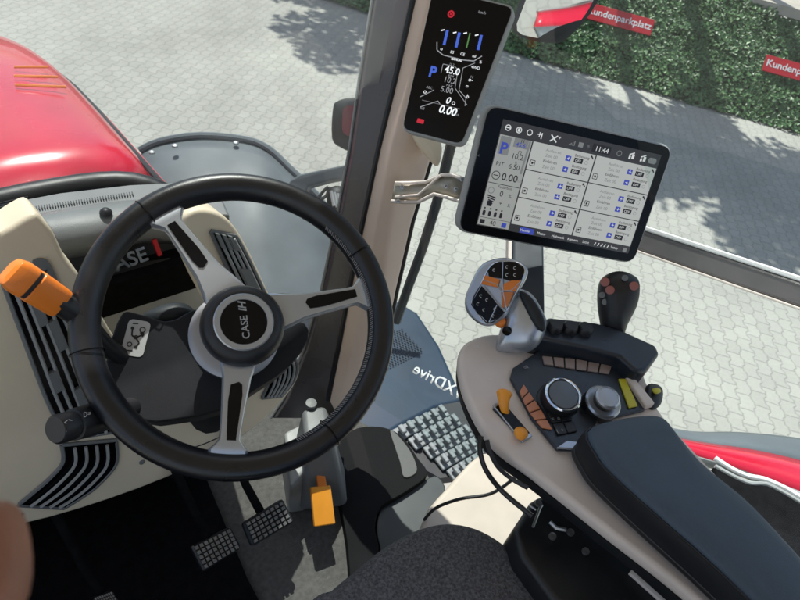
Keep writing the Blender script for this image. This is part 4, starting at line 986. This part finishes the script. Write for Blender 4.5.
dial = finish('encoder_dial', lathe([(.030, 0), (.030, .004), (.027, .006), (.0265, .022), (.0255, .025), (.020, .0262), (.019, .0235), (0, .023)], cz(557, 402, .006), kn, None, 40), M['black'], kpo)
finish('dial_ring', lathe([(.0215, .0250), (.0262, .0250), (.0262, .0262), (.0242, .0280), (.0222, .0268)], cz(557, 402, .006), kn, None, 48, ring=True), M['chrome'], dial)
finish('dial_face', lathe([(.0205, .024), (.0205, .0262), (0, .0275)], cz(557, 402, .006), kn, None, 32), mat('dial_slate', (.12, .145, .18), .12), dial)
d2 = finish('rotary_switch', lathe([(.026, 0), (.026, .006), (.024, .012), (.020, .013), (.020, .017), (.0, .017)], cz(598, 407, .006), kn, None, 40), M['black'], kpo)
finish('switch_ring', lathe([(.015, .0165), (.0255, .0165), (.0255, .0185), (.023, .021), (.0155, .020)], cz(598, 407, .006), kn, None, 40, ring=True), M['silver'], d2)
finish('switch_stem', lathe([(.0155, .018), (.0155, .030), (0, .030)], cz(598, 407, .006), kn, None, 32), M['black'], d2)
finish('switch_cap', lathe([(.0165, .0295), (.0175, .031), (.0172, .034), (.0145, .0362), (.0140, .0350), (0, .0352)], cz(598, 407, .006), kn, None, 40), M['silver'], d2)
# slot with orange levers
sl_ = [cz(x, y, .0015) for x, y in [(492, 406), (501, 401), (532, 437), (522, 443)]]
so = finish('lever_slot', prism(sl_, (0, 0, .003)), M['silver'], cs, bevel=.001)
sc0 = sum(sl_, Vector())/4; finish('slot_well', prism([sc0+(p-sc0)*.84+Z*.0032 for p in sl_], (0, 0, .0008)), M['black_gloss'], so, smooth=False)
bm = tube(smoothpoly([cz(506, 415, .0), cz(504, 406, .012), cz(504, 396, .02), cz(505, 390, .024)], 3, False), [.0045, .0045, .0045, .005, .0055, .0065, .0075, .0085, .0075, .005][:10], None, 12, flat=1.3)
finish('throttle_lever', bm, M['amber'], cs)
finish('throttle_stop', pillow(smoothpoly([cz(x, y, .008) for x, y in [(514, 430), (519, 427), (526, 430), (528, 436), (522, 440), (516, 437)]], 3), Z, .006), M['amber'], cs)
bm = bmesh.new(); tube([cz(493, 409, .001), cz(516, 433, .001)], .0012, bm, 6); finish('scale_mark', bm, M['dark'], cs)
bm = bmesh.new(); fr = Frame(cz(476, 350, .001), RT, UP*.7+FW*.3); text(Frame(cz(474, 348, .0008), cz(484, 347)-cz(474, 348), cz(476, 338)-cz(474, 348)), 'cu', 0, 0, .009, bm); text(Frame(cz(489, 381, .0008), cz(499, 380)-cz(489, 381), cz(491, 371)-cz(489, 381)), 'o', 0, 0, .008, bm); finish('printed_mark', bm, M['white'], cs, smooth=False)
# black cross bar behind panel
bb = [cz(x, y, .012) for x, y in [(533, 331), (545, 326), (590, 331), (615, 338), (650, 354), (654, 362), (640, 380), (630, 381), (614, 366), (580, 357), (545, 350), (530, 345)]]
finish('cross_bar', prism(bb, (0, 0, .022), None, (0, 0, -.03)), mat('bar_slate', (.02, .027, .038), .35, var=.1), cs, bevel=.007, seg=3)
pieces('toggle_knob', (553, 568, 583), lambda b, x: lathe([(.012, 0), (.012, .013), (.010, .016), (0, .016)], cz(x, 331+(x-553)*.08, .03), Z, b, 18), M['black'], cs)
bm = pillow(smoothpoly([cz(x, y, 0) for x, y in [(646, 386), (656, 384), (663, 390), (661, 404), (652, 410), (645, 402)]], 3), -ray(655, 397), .012); finish('side_clamp', bm, M['black'], cs)
finish('clamp_mark', pillow(smoothpoly([cz(x, y, .012) for x, y in [(652, 389), (659, 388), (661, 392), (655, 394)]], 3), -ray(655, 390), .006), M['yellow'], cs)
# armrest pad
PZ = .725
pad = [(588, 427), (610, 417), (647, 411), (662, 413), (672, 424), (700, 456), (747, 494), (790, 540), (850, 612), (880, 660), (830, 680), (800, 640), (760, 602), (717, 562), (660, 512), (612, 468), (598, 450)]
pad3 = smoothpoly([pz(x, y, PZ) for x, y in pad], 3)
pc = sum(pad3, Vector())/len(pad3)
def padring(k, dz): return [pc+(p-pc).normalized()*((p-pc).length-k)+Z*dz for p in pad3]
o = finish('armrest_pad', loft([padring(.006, -.014), padring(.003, -.010), padring(.0035, -.006), padring(.008, -.0015), padring(.016, .001), padring(.034, .003)]), M['pad'], cs)
finish('pad_shaded_side', loft([padring(.004, -.052), padring(0, -.046), padring(-.0015, -.030), padring(-.001, -.016), padring(.001, -.0115), padring(.006, -.010)]), M['black_soft'], cs)  # lower side of the pad, coloured black for its shade
finish('pad_piping', tube(padring(.002, -.0105), .0014, None, 6, closed=True), M['black'], cs)
pc = sum(pad3, Vector())/len(pad3)
finish('pad_base', prism([pc+(p-pc)*1.012-Z*.056 for p in pad3], (0, 0, .012)), M['black'], cs, bevel=.004)

# multi-function controller (part of console)
d0 = .90
hn = -(ray(496, 290)+RT*.25+UP*.0).normalized(); hn = (-ray(496, 290)-RT*.22+UP*.12).normalized(); hc = pd(496, 290, d0)
def hp(x, y, off=0): return pp(x, y, hc+hn*off, hn)
head = [(488, 260), (503, 257), (517, 260), (526, 267), (525, 277), (518, 290), (511, 303), (506, 314), (499, 321), (488, 326), (477, 323), (466, 312), (464, 298), (471, 280), (479, 266)]
js = finish('multi_controller', prism(smoothpoly([hp(*p, -.004) for p in head], 3), -hn*.020), M['silver'], cs, bevel=.006, seg=3)
face = [(496, 263), (515, 262), (524, 268), (523, 277), (516, 290), (508, 306), (499, 318), (487, 323), (475, 309), (472, 301), (482, 282), (488, 270)]
finish('controller_face', prism(smoothpoly([hp(*p, -.003) for p in face], 3), hn*.0012), M['silver'], js, smooth=False)
def kpad(px, m_, name, h=.003): return finish(name, prism([hp(sum(a for a, b in px)/len(px)+(x-sum(a for a, b in px)/len(px))*1.14, sum(b for a, b in px)/len(px)+(y-sum(b for a, b in px)/len(px))*1.12, -.001) for x, y in px], hn*h), m_, js, smooth=False, bevel=.0008)
kpad([(489, 271), (495, 264), (503, 263), (502, 278), (490, 276)], M['black_gloss'], 'button_pad')
kpad([(504, 263), (515, 263), (523, 269), (521, 279), (510, 280), (503.5, 278)], M['black_gloss'], 'button_pad')
kpad([(482, 288), (495, 303), (488, 321), (476, 309), (474, 302)], M['black_gloss'], 'button_pad')
kpad([(496, 304), (503, 312), (498, 318), (489.5, 321)], M['black_gloss'], 'button_pad')
kpad([(486, 276), (499, 280), (497, 287), (483, 284)], M['orange'], 'orange_button'); kpad([(505, 284), (512, 281), (520, 281), (515, 291), (504, 290)], M['orange'], 'orange_button'); kpad([(502, 293), (513, 293), (508, 306), (503, 307)], mat('dull_orange', (.55, .17, .04), .4), 'orange_button')
for x, y, s in ((494, 270, 1), (507, 267, 1), (515, 268, 1), (507, 275, 1), (515, 275, 1), (481, 296, 1), (487, 300, 1), (478, 304, 1), (484, 310, 1), (495, 309, 1), (493, 316, 1)):
    f0 = Frame(hp(x, y, .0024), RT, UP); bm = bmesh.new(); ringl(f0, 0, 0, .0020, .0006, bm, 0, 0, 8); finish('button_symbol', bm, M['white'], js, smooth=False, recalc=False)
finish('face_rim', tube(smoothpoly([hp(*p, -.0015) for p in face], 3), .0012, None, 6, closed=True), M['chrome'], js)
for seg_ in ([(503, 262), (502.5, 279), (503, 292), (507, 311)], [(484, 286), (497, 303), (507, 312)], [(483, 280), (496, 284), (502.5, 292)], [(521, 281), (512, 290), (503, 291)], [(497, 305), (489, 322)]):
    finish('face_seam', tube([hp(*p, .0016) for p in seg_], .0009, None, 6), M['silver'], js)
neck = [(505, 306), (512, 296), (519, 289), (532, 294), (543, 312), (547, 324), (541, 342), (528, 352), (500, 352), (496, 345), (500, 330), (503, 318)]
nd = .93
nk = finish('controller_grip', pillow(smoothpoly([pd(x, y, nd) for x, y in neck], 3), -ray(520, 320), .022, None, .03, 6, power=.7), M['silver'], js)
ins = [(519, 292), (528, 294), (538, 306), (545, 322), (543, 332), (535, 326), (525, 308)]
finish('palm_inset', pillow(smoothpoly([pd(x, y, nd-.020) for x, y in ins], 3), -ray(532, 312), .006, None, .012, 4, power=.6), M['dark'], js)
finish('trigger', pillow(smoothpoly([pd(x, y, d0+.012) for x, y in [(494, 320), (503, 316), (506, 322), (502, 328), (496, 326)]], 3), -FW, .008), M['orange'], js)
finish('thumb_button', lathe([(.007, 0), (.007, .003), (.005, .005), (0, .004)], pd(507, 331, nd-.022), -ray(507, 331), None, 20), M['black_gloss'], js)
finish('gaiter', pillow(smoothpoly([pd(x, y, .955) for x, y in [(497, 346), (530, 350), (536, 344), (540, 352), (520, 368), (506, 366), (498, 356)]], 3), -ray(515, 355), .01), M['black'], js)
# black joystick
bj = [(610, 273), (619, 271), (629, 273), (638, 279), (640, 290), (637, 306), (628, 324), (622, 336), (604, 334), (599, 318), (597, 300), (598, 286), (602, 278)]
jd = 1.03
b_ = finish('black_joystick', pillow(smoothpoly([pd(x, y, jd) for x, y in bj], 3), -ray(618, 300), .03, None, .03, 7, power=.8), M['black'], cs)
finish('joystick_boot', tube([pd(612, 328, jd+.01), pd(610, 336, jd+.015), pd(609, 342, jd+.02), pd(608, 350, jd+.03)], [.016, .024, .027, .030], None, 20), M['black_soft'], b_)
pieces('red_button', ((605, 282), (610, 290), (634, 286)), lambda b, q: lathe([(.007, 0), (.007, .006), (.004, .007), (0, .007)], pd(*q, jd-.026 if q[0] < 620 else jd-.02), -ray(*q), b, 16), mat('dull_red', (.35, .12, .10), .4), b_)
pieces('grey_button', ((602, 295), (605, 302), (625, 278)), lambda b, q: lathe([(.005, 0), (.005, .005), (0, .006)], pd(*q, jd-.022), -ray(*q), b, 16), M['grey'], b_)

# cables
def cab(px, r, label, z=.45):
    bm = tube(smoothpoly([pd(x, y, d) for x, y, d in px], 5, False), r, None, 8)
    tag(finish('cable', bm, M['cable']), label, 'cable')
cab([(481, 436, .80), (480, 450, .80), (486, 470, .81), (503, 492, .83), (532, 516, .83)], .0035, 'longer black cable looping from the console down into the seat mount')
cab([(487, 440, .80), (490, 452, .80), (498, 467, .81), (512, 479, .82), (528, 488, .82)], .0030, 'shorter black cable tucked just under the console edge')
cab([(424, 520, 1.38), (436, 508, 1.36), (460, 499, 1.33), (490, 494, 1.32), (512, 480, 1.30), (520, 470, 1.28)], .0035, 'thin black cable lying across the cream side trim')

# ============================================================ SEAT
seat = thing('driver_seat', 'dark grey fabric driver seat cushion at the bottom of the picture', 'seat', (.36, -.05, 0))
so_ = [(300, 625), (325, 600), (350, 579), (380, 555), (410, 539), (440, 532), (470, 537), (498, 553), (520, 577), (540, 602), (560, 640), (560, 800), (430, 900), (300, 800)]
s3 = smoothpoly([pz(x, y, .47) for x, y in so_], 4); c0 = sum(s3, Vector())/len(s3)
rings = []
for k in range(9):
    a = k/8*math.pi/2; rings.append([c0+(p-c0)*(1-.16*(1-math.cos(a)))+Z*(.05*math.sin(a)) for p in s3])
base = [[c0+(p-c0)*.97-Z*.10 for p in s3], [c0+(p-c0)*1.0-Z*.05 for p in s3]]
o = finish('cushion', loft(base+rings), M['fabric'], seat, smooth=True)
sm_ = smoothpoly([pz(x, y, .512) for x, y in [(456, 548), (463, 570), (470, 605), (475, 640)]], 4, False)
finish('seam', tube(sm_, .0025, None, 6), M['black'], seat)
finish('seat_base', prism([c0+(p-c0)*.8-Z*.11 for p in s3], (0, 0, -.30)), M['black'], seat)
bkp = [Vector((.12, -.42, .45)), Vector((.58, -.42, .45)), Vector((.56, -.5, 1.2)), Vector((.14, -.5, 1.2))]
finish('backrest', prism(bkp, (0, -.1, 0)), M['fabric'], seat, bevel=.03, seg=3)

# ============================================================ PHOTOGRAPHER'S HAND at the lower left
def skin_obj(name, verts, edges, radii, m_, parent=None, root=0):
    me = bpy.data.meshes.new(name); me.from_pydata([tuple(v) for v in verts], edges, []); me.update()
    o = bpy.data.objects.new(name, me); COL.objects.link(o)
    s = o.modifiers.new('skin', 'SKIN')
    for i, r in enumerate(radii): me.skin_vertices[0].data[i].radius = (r, r)
    me.skin_vertices[0].data[root].use_root = True
    b = o.modifiers.new('sub', 'SUBSURF'); b.levels = 2; b.render_levels = 2
    me.materials.append(m_); s.use_smooth_shade = True
    return o
hd = .20
V = []; Ed = []; Rr = []
def av(x, y, d, r, par=None):
    V.append(pd(x+22, y, d)); Rr.append(r); i = len(V)-1
    if par is not None: Ed.append((par, i))
    return i
wr = av(-230, 900, hd+.02, .026); pm = av(-190, 780, hd+.01, .034, wr); 
k1_ = av(-150, 690, hd, .018, pm); a1_ = av(-90, 620, hd, .0105, k1_)
f = a1_
tips = [(-40, 590, .0095), (-22, 540, .009)]
i = av(-22, 600, hd, .0110, a1_); i = av(-26, 545, hd, .0092, i); i = av(-36, 500, hd+.003, .0075, i)
for (ax, ay, bx, by, cx, cy, dz) in ((-170, 670, -130, 560, -110, 500, .012), (-200, 670, -190, 560, -180, 500, .02), (-235, 680, -240, 590, -240, 540, .028)):
    j = av(ax, ay, hd+dz*.6, .013, pm); j = av(bx, by, hd+dz, .0088, j); j = av(cx, cy, hd+dz+.004, .0072, j)
j = av(-240, 800, hd-.01, .014, pm); j = av(-300, 740, hd-.02, .010, j); j = av(-320, 690, hd-.02, .008, j)
ho = skin_obj('person', V, Ed, Rr, M['skin'])
tag(ho, 'blurred bare hand with a fingertip reaching in at the lower left corner', 'hand')
